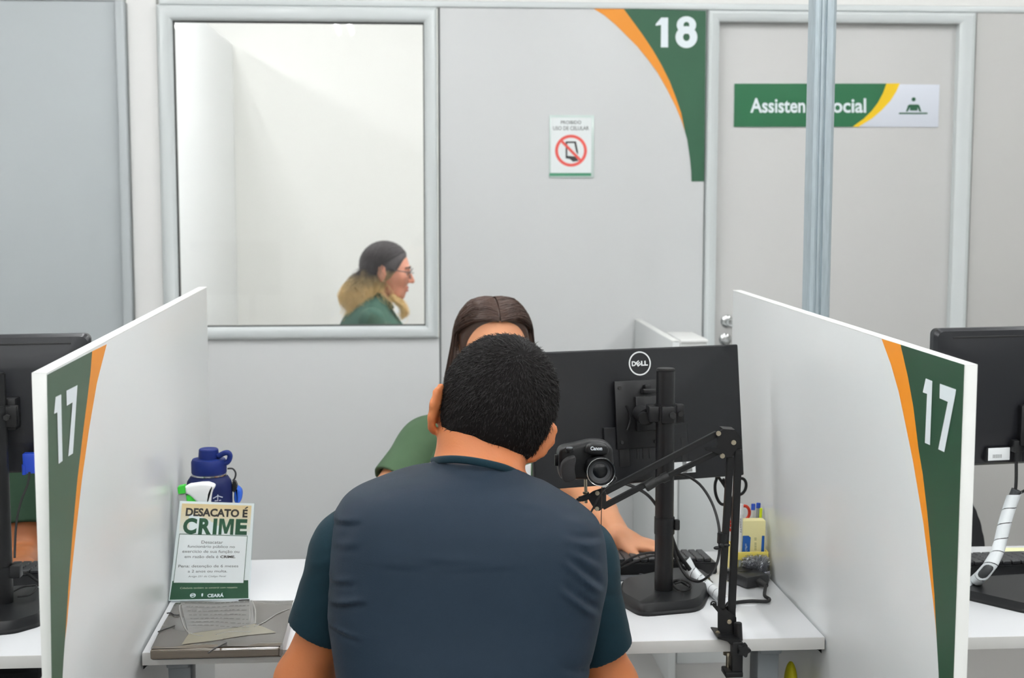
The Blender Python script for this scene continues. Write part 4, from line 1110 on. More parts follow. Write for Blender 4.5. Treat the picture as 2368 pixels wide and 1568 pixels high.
for ch, a, b in (('C', .09, .265), ('R', .29, .455), ('E', .765, .915)): tx(mb, ch, (a, .335, b, .172), .05)
for q0 in ([(.475, .172), (.525, .172), (.525, .335), (.475, .335)], [(.55, .335), (.55, .172), (.61, .172), (.645, .262), (.68, .172), (.74, .172), (.74, .335), (.70, .335), (.70, .225), (.662, .325), (.628, .325), (.59, .225), (.59, .335)]):
    mb.poly([sg(*p, .0004) for p in q0])
mb.obj('green_lettering', INKG, nb)
mb = MB().poly([sg(*p, .0006) for p in ((.055, .335), (.925, .345), (.915, .83), (.045, .82))]); mb.obj('text_box', PAPER, nb)
mb = MB()
for a, b in (((.055, .335), (.925, .345)), ((.925, .345), (.915, .83)), ((.915, .83), (.045, .82)), ((.045, .82), (.055, .335))):
    a, b = np.array(a), np.array(b); d = b - a; n_ = np.array([-d[1], d[0] * .6]); n_ = n_ / np.linalg.norm(n_) * .003
    mb.poly([sg(*(a + n_), .0008), sg(*(b + n_), .0008), sg(*(b - n_), .0008), sg(*(a - n_), .0008)])
mb.obj('box_outline', INKG, nb)
mb = MB()
for s_, x0, x1, y0, y1 in (('Desacatar', .345, .62, .428, .398), ('funcionário público no', .175, .775, .478, .443), ('exercício de sua função ou', .115, .835, .527, .492), ('em razão dela é', .15, .575, .573, .545), ('Pena: detenção de 6 meses', .085, .835, .673, .640), ('a 2 anos ou multa.', .21, .70, .718, .692)):
    tx(mb, s_, (x0, y0, x1, y1), .004, .0009)
tx(mb, 'Artigo 331 do Código Penal', (.22, .770, .69, .748), 0, .0009, .2)
mb.obj('small_lettering', INK, nb)
mb = MB(); tx(mb, 'CRIME.', (.60, .573, .79, .547), .03, .0009); mb.obj('bold_lettering', INKB, nb)
mb = MB().poly([sg(*p, .0003) for p in ((.03, .80), (.97, .80), (.985, .985), (.02, .985))]); mb.obj('green_band', INKG, nb)
mb = MB(); tx(mb, 'Cidadania também se constrói com respeito', (.135, .885, .84, .862), 0, .0006); mb.obj('band_lettering', mat('print_pale', (200, 206, 180), .6), nb)
mb = MB(); tx(mb, 'CEARÁ', (.48, .968, .68, .925), .035, .0006)
Rr, Fr = ring_tri(0, 0, .026, .036, 24); mb.tri([sg(.30 + p[0], .945 + p[1] * .6, .0006) for p in Rr], Fr); mb.poly([sg(*p, .0006) for p in ((.27, .94), (.33, .935), (.33, .945), (.27, .952))])
mb.poly([sg(*p, .0006) for p in ((.405, .93), (.415, .926), (.425, .93), (.425, .95), (.415, .962), (.405, .95))])
mb.obj('band_emblem', WHITE_V, nb)

# grey document folder at the front left corner of the desk
z0, z1 = ZD + .0005, ZD + .021
fa = at(345, 1507, Z=z1); f0 = np.array([fa[0], 2.430, 0]); 
fbk = at(408, 1392, Z=z1)
xr_ = at(668, 1383, Z=z1)[0]
yb2 = at(600, 1385, Z=z1)[1]
FOLD = mat('folder_film', (86, 82, 78), .22, spec=.35, Transmission_Weight=.0, var=.08, vscale=9, bump=.0)
t = thing('document_folder', 'grey plastic document folder with elastic cord at the desk corner', 'folder', ((fa[0] + xr_) / 2, 2.56, ZD))
n_u, n_v = 26, 22
def fold_z(u, v):
    return z1 + .0022 * math.sin(3.1 * u + 5 * v) * math.sin(math.pi * v) + .0016 * math.sin(11 * u - 7 * v + 1) * (1 - abs(2 * u - 1)) - .004 * (v > .93) * (v - .93) / .07
x00, x10 = fa[0], xr_ + .01
x01 = at(405, 1392, Z=z1)[0]
V = []; Fs = []
for j in range(n_v + 1):
    for i in range(n_u + 1):
        u_, v_ = i / n_u, j / n_v
        xl = x00 + (x01 - x00) * v_
        V.append((xl + (x10 - xl) * u_, f0[1] + (yb2 - f0[1]) * v_, fold_z(u_, v_)))
for j in range(n_v):
    for i in range(n_u): k = j * (n_u + 1) + i; Fs.append((k, k + 1, k + n_u + 2, k + n_u + 1))
mb = MB().tri(V, Fs)
mb.obj('cover', FOLD, t, ang=180)
SP = mat('folder_spine', (92, 83, 72), .1, spec=.7, var=.2, vscale=14, stretch=(1, 1, 12))
mb = MB().prism([(x00 + .003, f0[1] + .002, z0), (x00 - .001, f0[1] - .003, z0 + .004), (x00 - .001, f0[1] - .003, z1 - .003), (x00 + .002, f0[1] + .003, z1 + .0005), (x00 + .004, f0[1] + .02, z1), (x00 + .004, f0[1] + .02, z0)], (x10 - x00 - .004, 0, 0), bev=.001)
mb.obj('spine', SP, t)
mb = MB().prism([(x00 + .008, f0[1] + .022, z0), (x10 - .008, f0[1] + .022, z0), (x10 - .006, yb2 - .004, z0), (x01 + .008, yb2 - .004, z0)], (0, 0, z1 - z0 - .004), bev=.001)
mb.obj('document_stack', mat('paper_stack', (206, 204, 198), .7, stretch=(1, 1, 60), var=.12, vscale=12), t)
fp = lambda pts, dz=.0012: [(lambda p: (p[0], p[1], p[2]))(at(x, y, Z=z1 + dz + .0014)) for x, y in pts]
def drape(pts, dz):
    out = []
    for x, y in pts:
        p = at(x, y, Z=z1); v_ = (p[1] - f0[1]) / (yb2 - f0[1]); xl = x00 + (x01 - x00) * v_; u_ = (p[0] - xl) / (x10 - xl)
        out.append((p[0], p[1], fold_z(u_, v_) + dz))
    return out
GA = [(418, 1384), (430, 1383), (500, 1383), (575, 1384), (585, 1400), (590, 1440), (560, 1452), (500, 1464), (440, 1470), (428, 1462), (415, 1430)]
cen = np.mean(GA, 0)
def grid_patch(mb_, quad, dz, n=10, m_=None):
    Vv = []; q0, q1, q2, q3 = [np.array(p, float) for p in quad]
    for j in range(n + 1):
        for i in range(n + 1):
            u_, v_ = i / n, j / n; Vv.append(tuple((1 - v_) * ((1 - u_) * q0 + u_ * q1) + v_ * ((1 - u_) * q3 + u_ * q2)))
    mb_.tri(drape(Vv, dz), [(j * (n + 1) + i, j * (n + 1) + i + 1, (j + 1) * (n + 1) + i + 1, (j + 1) * (n + 1) + i) for j in range(n) for i in range(n)], m_)
mb = MB(); grid_patch(mb, [(416, 1386), (584, 1386), (588, 1440), (436, 1470)], .0010)
mb.obj('pocket_sheet', mat('pocket_paper', (104, 101, 98), .3, var=.06, vscale=40, stretch=(1, 4, 1)), t, ang=180)
mb = MB(); grid_patch(mb, [(436, 1470), (588, 1440), (640, 1462), (420, 1492)], .0008)
mb.obj('card_sheet', mat('card_beige', (120, 114, 98), .25), t, ang=180)
mb = MB(); rp = random.Random(5)
for k in range(7):
    y = 1394 + 9 * k; x = 428 + k * 3
    while x < 572:
        L_ = rp.uniform(4, 12); mb.tri(drape([(x, y), (x + L_, y - .6), (x + L_, y + .6), (x, y + 1.2)], .0015), [(0, 1, 2, 3)]); x += L_ + rp.uniform(2, 6)
hw_ = mb.obj('handwriting', mat('pencil_grey', (96, 93, 91), .7), t, ang=180); hw_['kind'] = 'stuff'
mb = MB()
for P in ([(386, 1420), (396, 1419), (404, 1424), (414, 1423)], [(366, 1466), (380, 1460), (392, 1456), (404, 1451)], [(524, 1490), (510, 1497), (495, 1504), (482, 1513)], [(552, 1383), (562, 1384), (570, 1386), (576, 1388)]):
    MB().tube([Vector(p) for p in drape(P, .002)], .0013, 6, smooth=1).obj('elastic_cord', mat('elastic_dark', (52, 50, 50), .6), t)
mb = MB()
for P in ([(432, 1392), (416, 1400), (420, 1430), (436, 1466), (470, 1473)], [(574, 1392), (578, 1410), (576, 1440)], [(582, 1392), (590, 1410), (590, 1440)], [(588, 1448), (612, 1436), (640, 1420), (668, 1410)], [(500, 1468), (530, 1460), (580, 1462)]):
    mb.tube([Vector(p) for p in drape(P, .0008)], .0010, 6, smooth=2, flat=(1.5, .5))
mb.obj('crease_highlight', mat('film_highlight', (122, 119, 114), .08, spec=.8), t)  # paler strips put the highlights along creases and pocket edges into the colour
# yellow cloth under the desk at right
c = at(1829, 1545, Y=2.62)
tag(MB().sph((c[0], 2.62, c[2] - .035), .03, sc=(.42, .7, 1.6)).obj('cable_bundle', mat('bundle_yellow', (214, 204, 20), .6, bump=.5, bscale=120)), 'small yellow bundle hanging under the desk right corner', 'bundle')
# black chair back beyond the right partition
cx_ = at(2225, 1270, Y=3.45)
t = thing('office_chair', 'black office chair behind the right desk', 'chair', (cx_[0] - .06, 3.6, 0))
pts = [(2286, 1310), (2284, 1270), (2278, 1230), (2268, 1195), (2258, 1172), (2245, 1150), (2220, 1132), (2180, 1122), (2120, 1120), (2050, 1126), (2010, 1150), (1990, 1200), (1980, 1260), (1985, 1310), (2000, 1350), (2270, 1350)]
P = [at(x, y, Y=3.45) for x, y in pts]
MB().prism(P, (0, .05, 0), bev=.015).obj('backrest', mat('chair_fabric', (30, 31, 34), .8, bump=.3, bscale=600), t)
xm = (P[0][0] + P[12][0]) / 2
MB().box((xm - .23, 3.40, .42), (xm + .23, 3.86, .49), .03).obj('seat', MATS['chair_fabric'], t)
MB().box((xm - .03, 3.40, .44), (xm + .03, 3.46, .80), .005).obj('back_bar', BLACK, t)
MB().cyl((xm, 3.62, .09), (xm, 3.62, .43), .025, seg=16).obj('gas_column', BLACK, t)
mb = MB()
for k in range(5):
    a = 2 * math.pi * k / 5; mb.tube([(xm, 3.62, .10), (xm + .27 * math.cos(a), 3.62 + .27 * math.sin(a), .07)], .018, 8); mb.sph((xm + .27 * math.cos(a), 3.62 + .27 * math.sin(a), .03), .03)
mb.obj('star_base', BLACK, t)
# ================================================================== PEOPLE
class Body:
    """a smooth solid grown from tapered limbs and ovals on a grid; mesh() gives one continuous surface"""
    def __init__(s, lo, hi, h):
        s.lo = np.array(lo, float); s.h = h
        s.n = np.ceil((np.array(hi) - s.lo) / h).astype(int) + 1
        s.F = np.full(s.n, .3, np.float32)

    def _blk(s, lo, hi):
        a = np.clip(np.floor((np.array(lo) - s.lo) / s.h).astype(int), 0, s.n - 1)
        b = np.clip(np.ceil((np.array(hi) - s.lo) / s.h).astype(int) + 1, 1, s.n)
        sl = tuple(slice(x, max(y, x + 1)) for x, y in zip(a, b))
        ax = [(s.lo[i] + s.h * np.arange(sl[i].start, sl[i].stop)).astype(np.float32) for i in range(3)]
        return sl, np.meshgrid(*ax, indexing='ij')

    def _join(s, sl, d, k, sub=False):
        f = s.F[sl]
        if sub: d = -d; q = np.maximum(k - np.abs(f - d), 0) / max(k, 1e-6); s.F[sl] = np.maximum(f, d) + q * q * k / 4
        else: q = np.maximum(k - np.abs(f - d), 0) / max(k, 1e-6); s.F[sl] = np.minimum(f, d) - q * q * k / 4

    def cap(s, a, b, r0, r1=None, k=.01, sub=False):
        a, b = np.array(a, float), np.array(b, float); r1 = r0 if r1 is None else r1; m = max(r0, r1) + k + 3 * s.h
        sl, (X, Y, Z) = s._blk(np.minimum(a, b) - m, np.maximum(a, b) + m)
        d = b - a; L = max(d @ d, 1e-9)
        t = np.clip(((X - a[0]) * d[0] + (Y - a[1]) * d[1] + (Z - a[2]) * d[2]) / L, 0, 1)
        D = np.sqrt((X - a[0] - t * d[0]) ** 2 + (Y - a[1] - t * d[1]) ** 2 + (Z - a[2] - t * d[2]) ** 2) - (r0 + (r1 - r0) * t)
        s._join(sl, D, k, sub); return s

    def chain(s, pts, rs, k=.01):
        for a, b, r0, r1 in zip(pts, pts[1:], rs, rs[1:]): s.cap(a, b, r0, r1, k)
        return s

    def ell(s, c, r, R=None, k=.01, sub=False):
        c = np.array(c, float); r = np.array(r, float); m = r.max() + k + 3 * s.h
        sl, (X, Y, Z) = s._blk(c - m, c + m); X, Y, Z = X - c[0], Y - c[1], Z - c[2]
        if R is not None:
            R = np.array(R, float); X, Y, Z = (R[0, i] * X + R[1, i] * Y + R[2, i] * Z for i in range(3))
        k0 = np.sqrt((X / r[0]) ** 2 + (Y / r[1]) ** 2 + (Z / r[2]) ** 2); k1 = np.sqrt((X / r[0] ** 2) ** 2 + (Y / r[1] ** 2) ** 2 + (Z / r[2] ** 2) ** 2) + 1e-6
        s._join(sl, k0 * (k0 - 1) / k1, k, sub); return s

    def trunk(s, rows, n=2.4, k=.02, grow=0.0):
        """rows of (z, cx, cy, half width, half depth)"""
        rows = sorted(rows); z, cx, cy, a, b = np.array(rows).T; a = a + grow; b = b + grow
        lo = np.array([(cx - a).min(), (cy - b).min(), z[0]]) - .05; hi = np.array([(cx + a).max(), (cy + b).max(), z[-1]]) + .05
        sl, (X, Y, Z) = s._blk(lo, hi); zz = Z[0, 0, :]
        f = lambda v: smooth_interp(zz, z, v)[None, None, :]
        A, B = f(a), f(b)
        q = (np.abs((X - f(cx)) / A) ** n + np.abs((Y - f(cy)) / B) ** n) ** (1 / n)
        D = (q - 1) * np.minimum(A, B); D = np.maximum(D, np.maximum(Z - z[-1] - grow, z[0] - Z))
        s._join(sl, D.astype(np.float32), k); return s

    def cut(s, p, n):
        """keep the side the normal points away from"""
        p, n = np.array(p, float), np.array(n, float); n = n / np.linalg.norm(n)
        sl, (X, Y, Z) = s._blk(s.lo, s.lo + s.h * s.n)
        s.F = np.maximum(s.F, ((X - p[0]) * n[0] + (Y - p[1]) * n[1] + (Z - p[2]) * n[2]).astype(np.float32)); return s

    def fold(s, p, q, amp, w_, back=True, ymax=None):
        """a cloth fold: a soft ridge with a groove beside it along p-q, seen in the X-Z plane"""
        p, q = np.array(p, float), np.array(q, float); m = 4 * w_
        lo, hi = np.minimum(p, q) - m, np.maximum(p, q) + m; lo[1], hi[1] = s.lo[1], (ymax if ymax else s.lo[1] + s.h * s.n[1])
        sl, (X, Y, Z) = s._blk(lo, hi)
        d = (q - p)[[0, 2]]; L = math.hypot(*d); d = d / L
        u = (X - p[0]) * d[0] + (Z - p[2]) * d[1]; v = -(X - p[0]) * d[1] + (Z - p[2]) * d[0]
        e = np.exp(-np.maximum(np.maximum(-u, u - L), 0) ** 2 / (2 * w_) ** 2) * (1 - .6 * np.clip(u / L, 0, 1)) * np.clip(.35 + u / .03, 0, 1)
        g = np.exp(-(v / w_) ** 2) - .8 * np.exp(-((v + 1.5 * w_) / w_) ** 2)
        s.F[sl] -= (amp * e * g).astype(np.float32); return s

    def mesh(s, it=2):
        F = s.F; S_ = F < 0; n = F.shape; c = np.zeros([x - 1 for x in n], np.int8)
        offs = [(i, j, k) for i in (0, 1) for j in (0, 1) for k in (0, 1)]
        for o in offs: c += S_[o[0]:n[0] - 1 + o[0], o[1]:n[1] - 1 + o[1], o[2]:n[2] - 1 + o[2]]
        mk = (c > 0) & (c < 8); C_ = np.argwhere(mk); idx = np.full(c.shape, -1, np.int64); idx[mk] = np.arange(len(C_))
        acc = np.zeros((len(C_), 3)); cnt = np.zeros(len(C_))
        for a in offs:
            for ax in range(3):
                if a[ax]: continue
                b = list(a); b[ax] = 1
                va = F[tuple((C_ + a).T)]; vb = F[tuple((C_ + b).T)]; x = (va < 0) != (vb < 0)
                t = np.where(x, va / np.where(x, va - vb, 1), 0); p = np.tile(np.array(a, float), (len(C_), 1)); p[:, ax] = t
                acc += p * x[:, None]; cnt += x
        V = C_ + acc / cnt[:, None]; Q = []
        for ax in range(3):
            sl0 = [slice(None)] * 3; sl1 = [slice(None)] * 3; sl0[ax] = slice(0, -1); sl1[ax] = slice(1, None)
            a_, b_ = S_[tuple(sl0)], S_[tuple(sl1)]; o1, o2 = (ax + 1) % 3, (ax + 2) % 3
            for sg_, m_ in ((1, a_ & ~b_), (0, ~a_ & b_)):
                E_ = np.argwhere(m_); E_ = E_[(E_[:, o1] > 0) & (E_[:, o2] > 0) & (E_[:, o1] < n[o1] - 1) & (E_[:, o2] < n[o2] - 1)]
                q = []
                for d1, d2 in ((-1, -1), (0, -1), (0, 0), (-1, 0)):
                    e = E_.copy(); e[:, o1] += d1; e[:, o2] += d2; q.append(idx[tuple(e.T)])
                q = np.array(q).T; Q.append(q if sg_ else q[:, ::-1])
        Q = np.concatenate(Q); Q = Q[(Q >= 0).all(1)]
        for _ in range(it):
            su = np.zeros_like(V); ct = np.zeros(len(V))
            for i in range(4):
                a, b = Q[:, i], Q[:, (i + 1) % 4]; np.add.at(su, a, V[b]); np.add.at(ct, a, 1)
            V = .5 * V + .5 * su / np.maximum(ct, 1)[:, None]
        return s.lo + V * s.h, Q

    def obj(s, name, m, parent, it=2):
        V, Q = s.mesh(it); return np_mesh(name, V, Q, m, parent)


def np_mesh(name, V, Q, m, parent, ang=180):
    me = bpy.data.meshes.new(name); k = Q.shape[1]
    me.vertices.add(len(V)); me.vertices.foreach_set('co', np.ascontiguousarray(V, np.float32).ravel())
    me.loops.add(Q.size); me.loops.foreach_set('vertex_index', np.ascontiguousarray(Q, np.int32).ravel())
    me.polygons.add(len(Q)); me.polygons.foreach_set('loop_start', np.arange(0, Q.size, k, dtype=np.int32)); me.update(calc_edges=True); me.validate()
    return link_mesh(name, me, [m], parent, ang)


def smooth_interp(x, xs, ys):
    """monotone cubic through the rows"""
    xs, ys = np.asarray(xs, float), np.asarray(ys, float); d = np.diff(ys) / np.diff(xs)
    m = np.concatenate([[d[0]], np.where(d[:-1] * d[1:] > 0, 2 * d[:-1] * d[1:] / np.where(d[:-1] + d[1:] == 0, 1, d[:-1] + d[1:]), 0), [d[-1]]])
    i = np.clip(np.searchsorted(xs, x) - 1, 0, len(xs) - 2); h = xs[i + 1] - xs[i]; t = np.clip((x - xs[i]) / h, 0, 1)
    return (2 * t ** 3 - 3 * t ** 2 + 1) * ys[i] + (t ** 3 - 2 * t ** 2 + t) * h * m[i] + (-2 * t ** 3 + 3 * t ** 2) * ys[i + 1] + (t ** 3 - t ** 2) * h * m[i + 1]


def strands(name, paths, r, m, parent, sides=3):
    """hair: one thin tapered tube per strand; paths (strands, points, 3)"""
    P = np.asarray(paths, float); N, K, _ = P.shape
    T_ = np.gradient(P, axis=1); T_ /= np.linalg.norm(T_, axis=2, keepdims=True) + 1e-9
    ref = nrs.normal(size=(N, 1, 3)); n1 = np.cross(T_, ref); n1 /= np.linalg.norm(n1, axis=2, keepdims=True) + 1e-9; n2 = np.cross(T_, n1)
    w_ = (np.asarray(r).reshape(-1, 1) * np.linspace(1, .35, K)[None, :])[:, :, None]
    R = [P + w_ * (n1 * math.cos(2 * math.pi * j / sides) + n2 * math.sin(2 * math.pi * j / sides)) for j in range(sides)]
    V = np.stack(R, 2).reshape(-1, 3)
    b = (np.arange(N)[:, None] * K + np.arange(K - 1)[None, :]) * sides; Q = []
    for j in range(sides):
        j2 = (j + 1) % sides; Q.append(np.stack([b + j, b + j2, b + sides + j2, b + sides + j], -1).reshape(-1, 4))
    return np_mesh(name, V, np.concatenate(Q), m, parent)


def rot(ax, a):
    c, s_ = math.cos(a), math.sin(a)
    return np.array({'x': ((1, 0, 0), (0, c, -s_), (0, s_, c)), 'y': ((c, 0, s_), (0, 1, 0), (-s_, 0, c)), 'z': ((c, -s_, 0), (s_, c, 0), (0, 0, 1))}[ax])


def head(B, c, R, s=1.0, neck=None, female=False):
    """local axes: x right of the face's owner, y forward, z up; c is the middle of the skull"""
    c = np.array(c); P = lambda *v: c + R @ (np.array(v) * s)
    B.ell(P(0, -.008, .012), np.array((.077, .096, .090)) * s, R, .01)
    B.ell(P(0, .036, -.040), np.array((.060, .056, .074)) * s, R, .03)
    B.cap(P(-.03, .055, -.088), P(.03, .055, -.088), .022 * s, k=.025); B.cap(P(0, .068, -.098), P(0, .070, -.096), .016 * s, k=.02)
    B.cap(P(-.03, .082, .012), P(.03, .082, .012), .010 * s, k=.012)
    B.ell(P(-.031, .094, -.006), np.array((.018, .011, .011)) * s, R, .008, True); B.ell(P(.031, .094, -.006), np.array((.018, .011, .011)) * s, R, .008, True)
    for q in (-1, 1): B.cap(P(q * .019, .089, .005), P(q * .043, .083, .003), .0045 * s, k=.004); B.cap(P(q * .020, .087, -.017), P(q * .042, .082, -.016), .004 * s, k=.004)
    B.cap(P(0, .090, .004), P(0, .109, -.033), .007 * s, .0105 * s, .008)
    for q in (-1, 1):
        B.cap(P(q * .010, .098, -.037), P(q * .011, .100, -.036), .0072 * s, k=.006)
        B.cap(P(q * .048, .066, -.022), P(q * .040, .070, -.036), .016 * s, k=.02)
    B.cap(P(-.018, .088, -.062), P(.018, .088, -.062), .0065 * s, k=.007); B.cap(P(-.015, .087, -.073), P(.015, .087, -.073), .0075 * s, k=.007)
    B.cap(P(-.020, .098, -.0675), P(.020, .098, -.0675), .0018 * s, k=.003, sub=True)
    return P


def ear(B, c, R, q, out=.55, s=1.0):
    """q = -1 the owner's left ear, +1 the right; out is the angle it stands off the skull"""
    E_ = R @ rot('z', q * out) @ rot('x', .12)                       # plate: thin in x, long in z
    c = np.array(c); P = lambda x, y, z: c + E_ @ (np.array((q * x, y, z)) * s)
    B.ell(P(.006, -.006, 0), np.array((.0058, .017, .029)) * s, E_, .007)
    rim = [P(.004, .006, .022), P(.008, -.008, .031), P(.010, -.020, .022), P(.010, -.023, .004), P(.008, -.018, -.014), P(.004, -.008, -.026), P(.002, .0, -.030)]
    B.chain(rim, [.0045, .0048, .005, .005, .005, .006, .0065], .004)
    B.ell(P(.014, -.004, .004), np.array((.006, .011, .018)) * s, E_, .004, True)


def hand(B, wr, f, up, side, s=1.0, curl=.35, spread=.12):
    """wr wrist, f towards the fingers, up the back of the hand, side towards the thumb"""
    f = f / np.linalg.norm(f); up = up - f * (up @ f); up /= np.linalg.norm(up); sd = np.cross(f, up); sd = sd if sd @ side > 0 else -sd
    R = np.stack([sd, f, up], 1); P = lambda x, y, z: wr + R @ (np.array((x, y, z)) * s)
    B.cap(P(0, -.01, 0), P(0, .02, 0), .024 * s, .024 * s, .012)
    B.ell(P(0, .055, 0), np.array((.040, .048, .0145)) * s, R, .014)
    for x, L_, r_ in ((.030, .070, .0088), (.010, .078, .009), (-.011, .072, .0086), (-.030, .056, .0078)):
        p = P(x * .95, .085, .002); a = .1; ang = x / .03 * spread
        for j, k in enumerate((.45, .31, .24)):
            a += curl * (1.0 if j else .7); d = R @ np.array((math.sin(ang) * math.cos(a), math.cos(ang) * math.cos(a), -math.sin(a)))
            q = p + d * L_ * k * s; B.cap(p, q, r_ * s * (1 - .06 * j), r_ * s * (.94 - .08 * j), .003); p = q
    p0, p1, p2, p3 = P(.022, .018, -.004), P(.048, .042, -.010), P(.064, .066, -.015), P(.070, .088, -.020)
    B.cap(p0, p1, .014 * s, .0115 * s, .008); B.cap(p1, p2, .0108 * s, .0098 * s, .003); B.cap(p2, p3, .0096 * s, .008 * s, .003)


def skin(name, c, **kw):
    m = mat(name, c, .48, spec=.35, bump=.12, bscale=260, var=.07, vscale=9)
    b = m.node_tree.nodes['Principled BSDF']; b.inputs['Subsurface Weight'].default_value = .12
    b.inputs['Subsurface Radius'].default_value = (.012, .005, .003); b.inputs['Subsurface Scale'].default_value = .5
    return m


A3 = lambda px, py, y: at(px, py, Y=y)


def cloth(name, c, bump=.25, sc=700, rough=.85):
    return mat(name, c, rough, spec=.15, bump=bump, bscale=sc, var=.06, vscale=60, Sheen_Weight=.03)


def simple_chair(x, y, label, face):
    """a plain office chair; face +1 looks away from the camera"""
    t = thing('office_chair', label, 'chair', (x, y, 0)); F_ = mat('chair_fabric', (30, 31, 34), .8)
    MB().box((x - .22, y - .21, .40), (x + .22, y + .21, .455), .025).obj('seat', F_, t)
    MB().box((x - .18, y - face * .235 - .02, .52), (x + .18, y - face * .235 + .02, .70), .018).obj('backrest', F_, t)
    MB().box((x - .025, y - face * .25 - .012, .40), (x + .025, y - face * .25 + .012, .60), .004).obj('back_bar', BLACK, t)
    MB().cyl((x, y, .09), (x, y, .41), .025, seg=16).obj('gas_column', BLACK, t)
    mb = MB()
    for k in range(5):
        a = 2 * math.pi * k / 5; mb.tube([(x, y, .10), (x + .26 * math.cos(a), y + .26 * math.sin(a), .07)], .018, 8); mb.sph((x + .26 * math.cos(a), y + .26 * math.sin(a), .03), .03)
    mb.obj('star_base', BLACK, t)


# ------------------------------------------------------------------ the seated man, seen from behind
def build_man():
    SK = skin('skin_man', (190, 116, 72))
    SH = cloth('shirt_navy', (25, 38, 51), .22, 900, .62); SL = cloth('shirt_teal', (17, 42, 52), .22, 900, .7)
    PT = cloth('trousers_dark', (44, 46, 54)); SHO = mat('shoe_black', (26, 26, 28), .5)
    rows_px = [(1050, 1000, 1204, 2.288, .092), (1066, 996, 1207, 2.280, .096), (1082, 968, 1214, 2.270, .100), (1105, 888, 1234, 2.258, .107), (1135, 812, 1287, 2.242, .114), (1170, 780, 1342, 2.230, .121),
               (1210, 769, 1384, 2.220, .127), (1260, 764, 1399, 2.210, .131), (1330, 762, 1403, 2.198, .132), (1420, 758, 1388, 2.182, .132), (1480, 766, 1376, 2.168, .132), (1568, 778, 1357, 2.150, .132)]
    rows = []
    for py, l, r, cyy, b in rows_px:
        p, q = A3(l, py, cyy), A3(r, py, cyy); rows.append(((p[2] + q[2]) / 2, (p[0] + q[0]) / 2, cyy, (q[0] - p[0]) / 2, b))
    xm = rows[-1][1]
    rows += [(.66, xm, 2.13, .182, .130), (.56, xm, 2.11, .185, .135)]
    hipz = .54; px_, py_ = xm, 2.11
    t = thing('person', 'man in a navy t-shirt seated with his back to the picture', 'person', (px_, py_, 0))
    nb = A3(1104, 1100, 2.262); nt = A3(1114, 1010, 2.315)
    hc_ = A3(1145, 946, 2.345)
    R = rot('z', .06) @ rot('y', math.radians(19)) @ rot('x', -math.radians(13))
    LS, LE, LW = A3(808, 1205, 2.222), A3(700, 1572, 2.275), np.array((.0, 2.60, .80))
    RS, RE, RW = A3(1345, 1270, 2.218), A3(1412, 1585, 2.262), np.array((.26, 2.60, .80))
    B = Body((-.30, 1.90, -.01), (.56, 2.86, 1.36), .0042)
    B.trunk(rows, grow=-.012)
    B.cap(nb - np.array((0, 0, .03)), nt, .0685, .0635, .03)
    P = head(B, hc_, R, 1.12)
    B.cap(P(0, -.030, -.03), nt, .062, .063, .03)
    ear(B, A3(1020, 948, 2.318), R, -1, .30, 1.2); ear(B, A3(1233, 1014, 2.300), R, 1, .85, 1.2)
    B.cap(P(-.075, .005, -.03), A3(1022, 950, 2.33), .014, .008, .012); B.cap(P(.07, .0, -.03), A3(1226, 1028, 2.312), .018, .010, .015)
    for S_, E_, W_, q in ((LS, LE, LW, -1), (RS, RE, RW, 1)):
        B.cap(S_ + (E_ - S_) * (.20 if q < 0 else .08) + np.array((-q * .02, .012, -.005)), E_, .033, .041, .004); B.cap(E_, E_ * .45 + W_ * .55, .043, .037, .02); B.cap(E_ * .7 + W_ * .3 + np.array((q * .008, 0, .0)), E_ * .6 + W_ * .4, .043, .04, .02)
        B.cap(E_ * .45 + W_ * .55, W_, .037, .027, .015)
        hand(B, W_ + np.array((0, 0, -.008)), np.array((-q * .25, 1, -.10)), np.array((0, 0, 1.)), np.array((-q, 0, 0)), 1.05, .28)
    for q in (-1, 1):
        hp, kn, an = np.array((xm + q * .10, 2.12, .54)), np.array((xm + q * .15, 2.56, .52)), np.array((xm + q * .15, 2.60, .10))
        B.chain([hp, kn, an], [.07, .05, .035], .02)
    B.obj('body', SK, t, 2)
    # shirt: body, sleeves, collar
    T_ = Body((-.16, 1.96, .50), (.47, 2.42, 1.16), .0030)
    T_.trunk(rows, k=.0)
    F_ = [((428, 1030), (600, 975), .0042, .012), ((430, 1160), (575, 1172), .0038, .010), ((430, 905), (540, 870), .003, .012), ((440, 560), (580, 525), .003, .013), ((450, 690), (560, 660), .0022, .014), ((505, 295), (600, 300), .003, .008),
          ((2095, 945), (1880, 760), .0042, .012), ((2062, 1085), (1850, 910), .0042, .012), ((2100, 680), (1900, 630), .003, .012), ((2085, 810), (1950, 720), .0026, .012), ((2030, 560), (1880, 520), .002, .012), ((2010, 1440), (1830, 1370), .003, .014),
          ((1045, 150), (1010, 230), .003, .010), ((1080, 165), (1130, 210), .0025, .010), ((1560, 205), (1400, 260), .0024, .012), ((1600, 420), (1720, 430), .0015, .014), ((1420, 150), (1330, 215), .0016, .012),
          ((700, 380), (900, 330), .0012, .030), ((1000, 700), (1500, 720), .0012, .016), ((760, 740), (1000, 745), .0010, .014), ((1100, 760), (1500, 748), .0012, .010), ((600, 600), (520, 700), .0014, .02)]
    for a, b, am, w_ in F_:
        T_.fold(A3(600 + a[0] / 2.631, 1020 + a[1] / 2.631, 2.1), A3(600 + b[0] / 2.631, 1020 + b[1] / 2.631, 2.1), am * 1.35, w_ * .40, ymax=2.24)
    T_.cut(A3(1100, 1063, 2.185), np.cross(A3(1206, 1100, 2.275) - A3(1002, 1068, 2.275), A3(1100, 1083, 2.275) - A3(1100, 1063, 2.185)))
    sh = T_.obj('shirt', SH, t, 2)
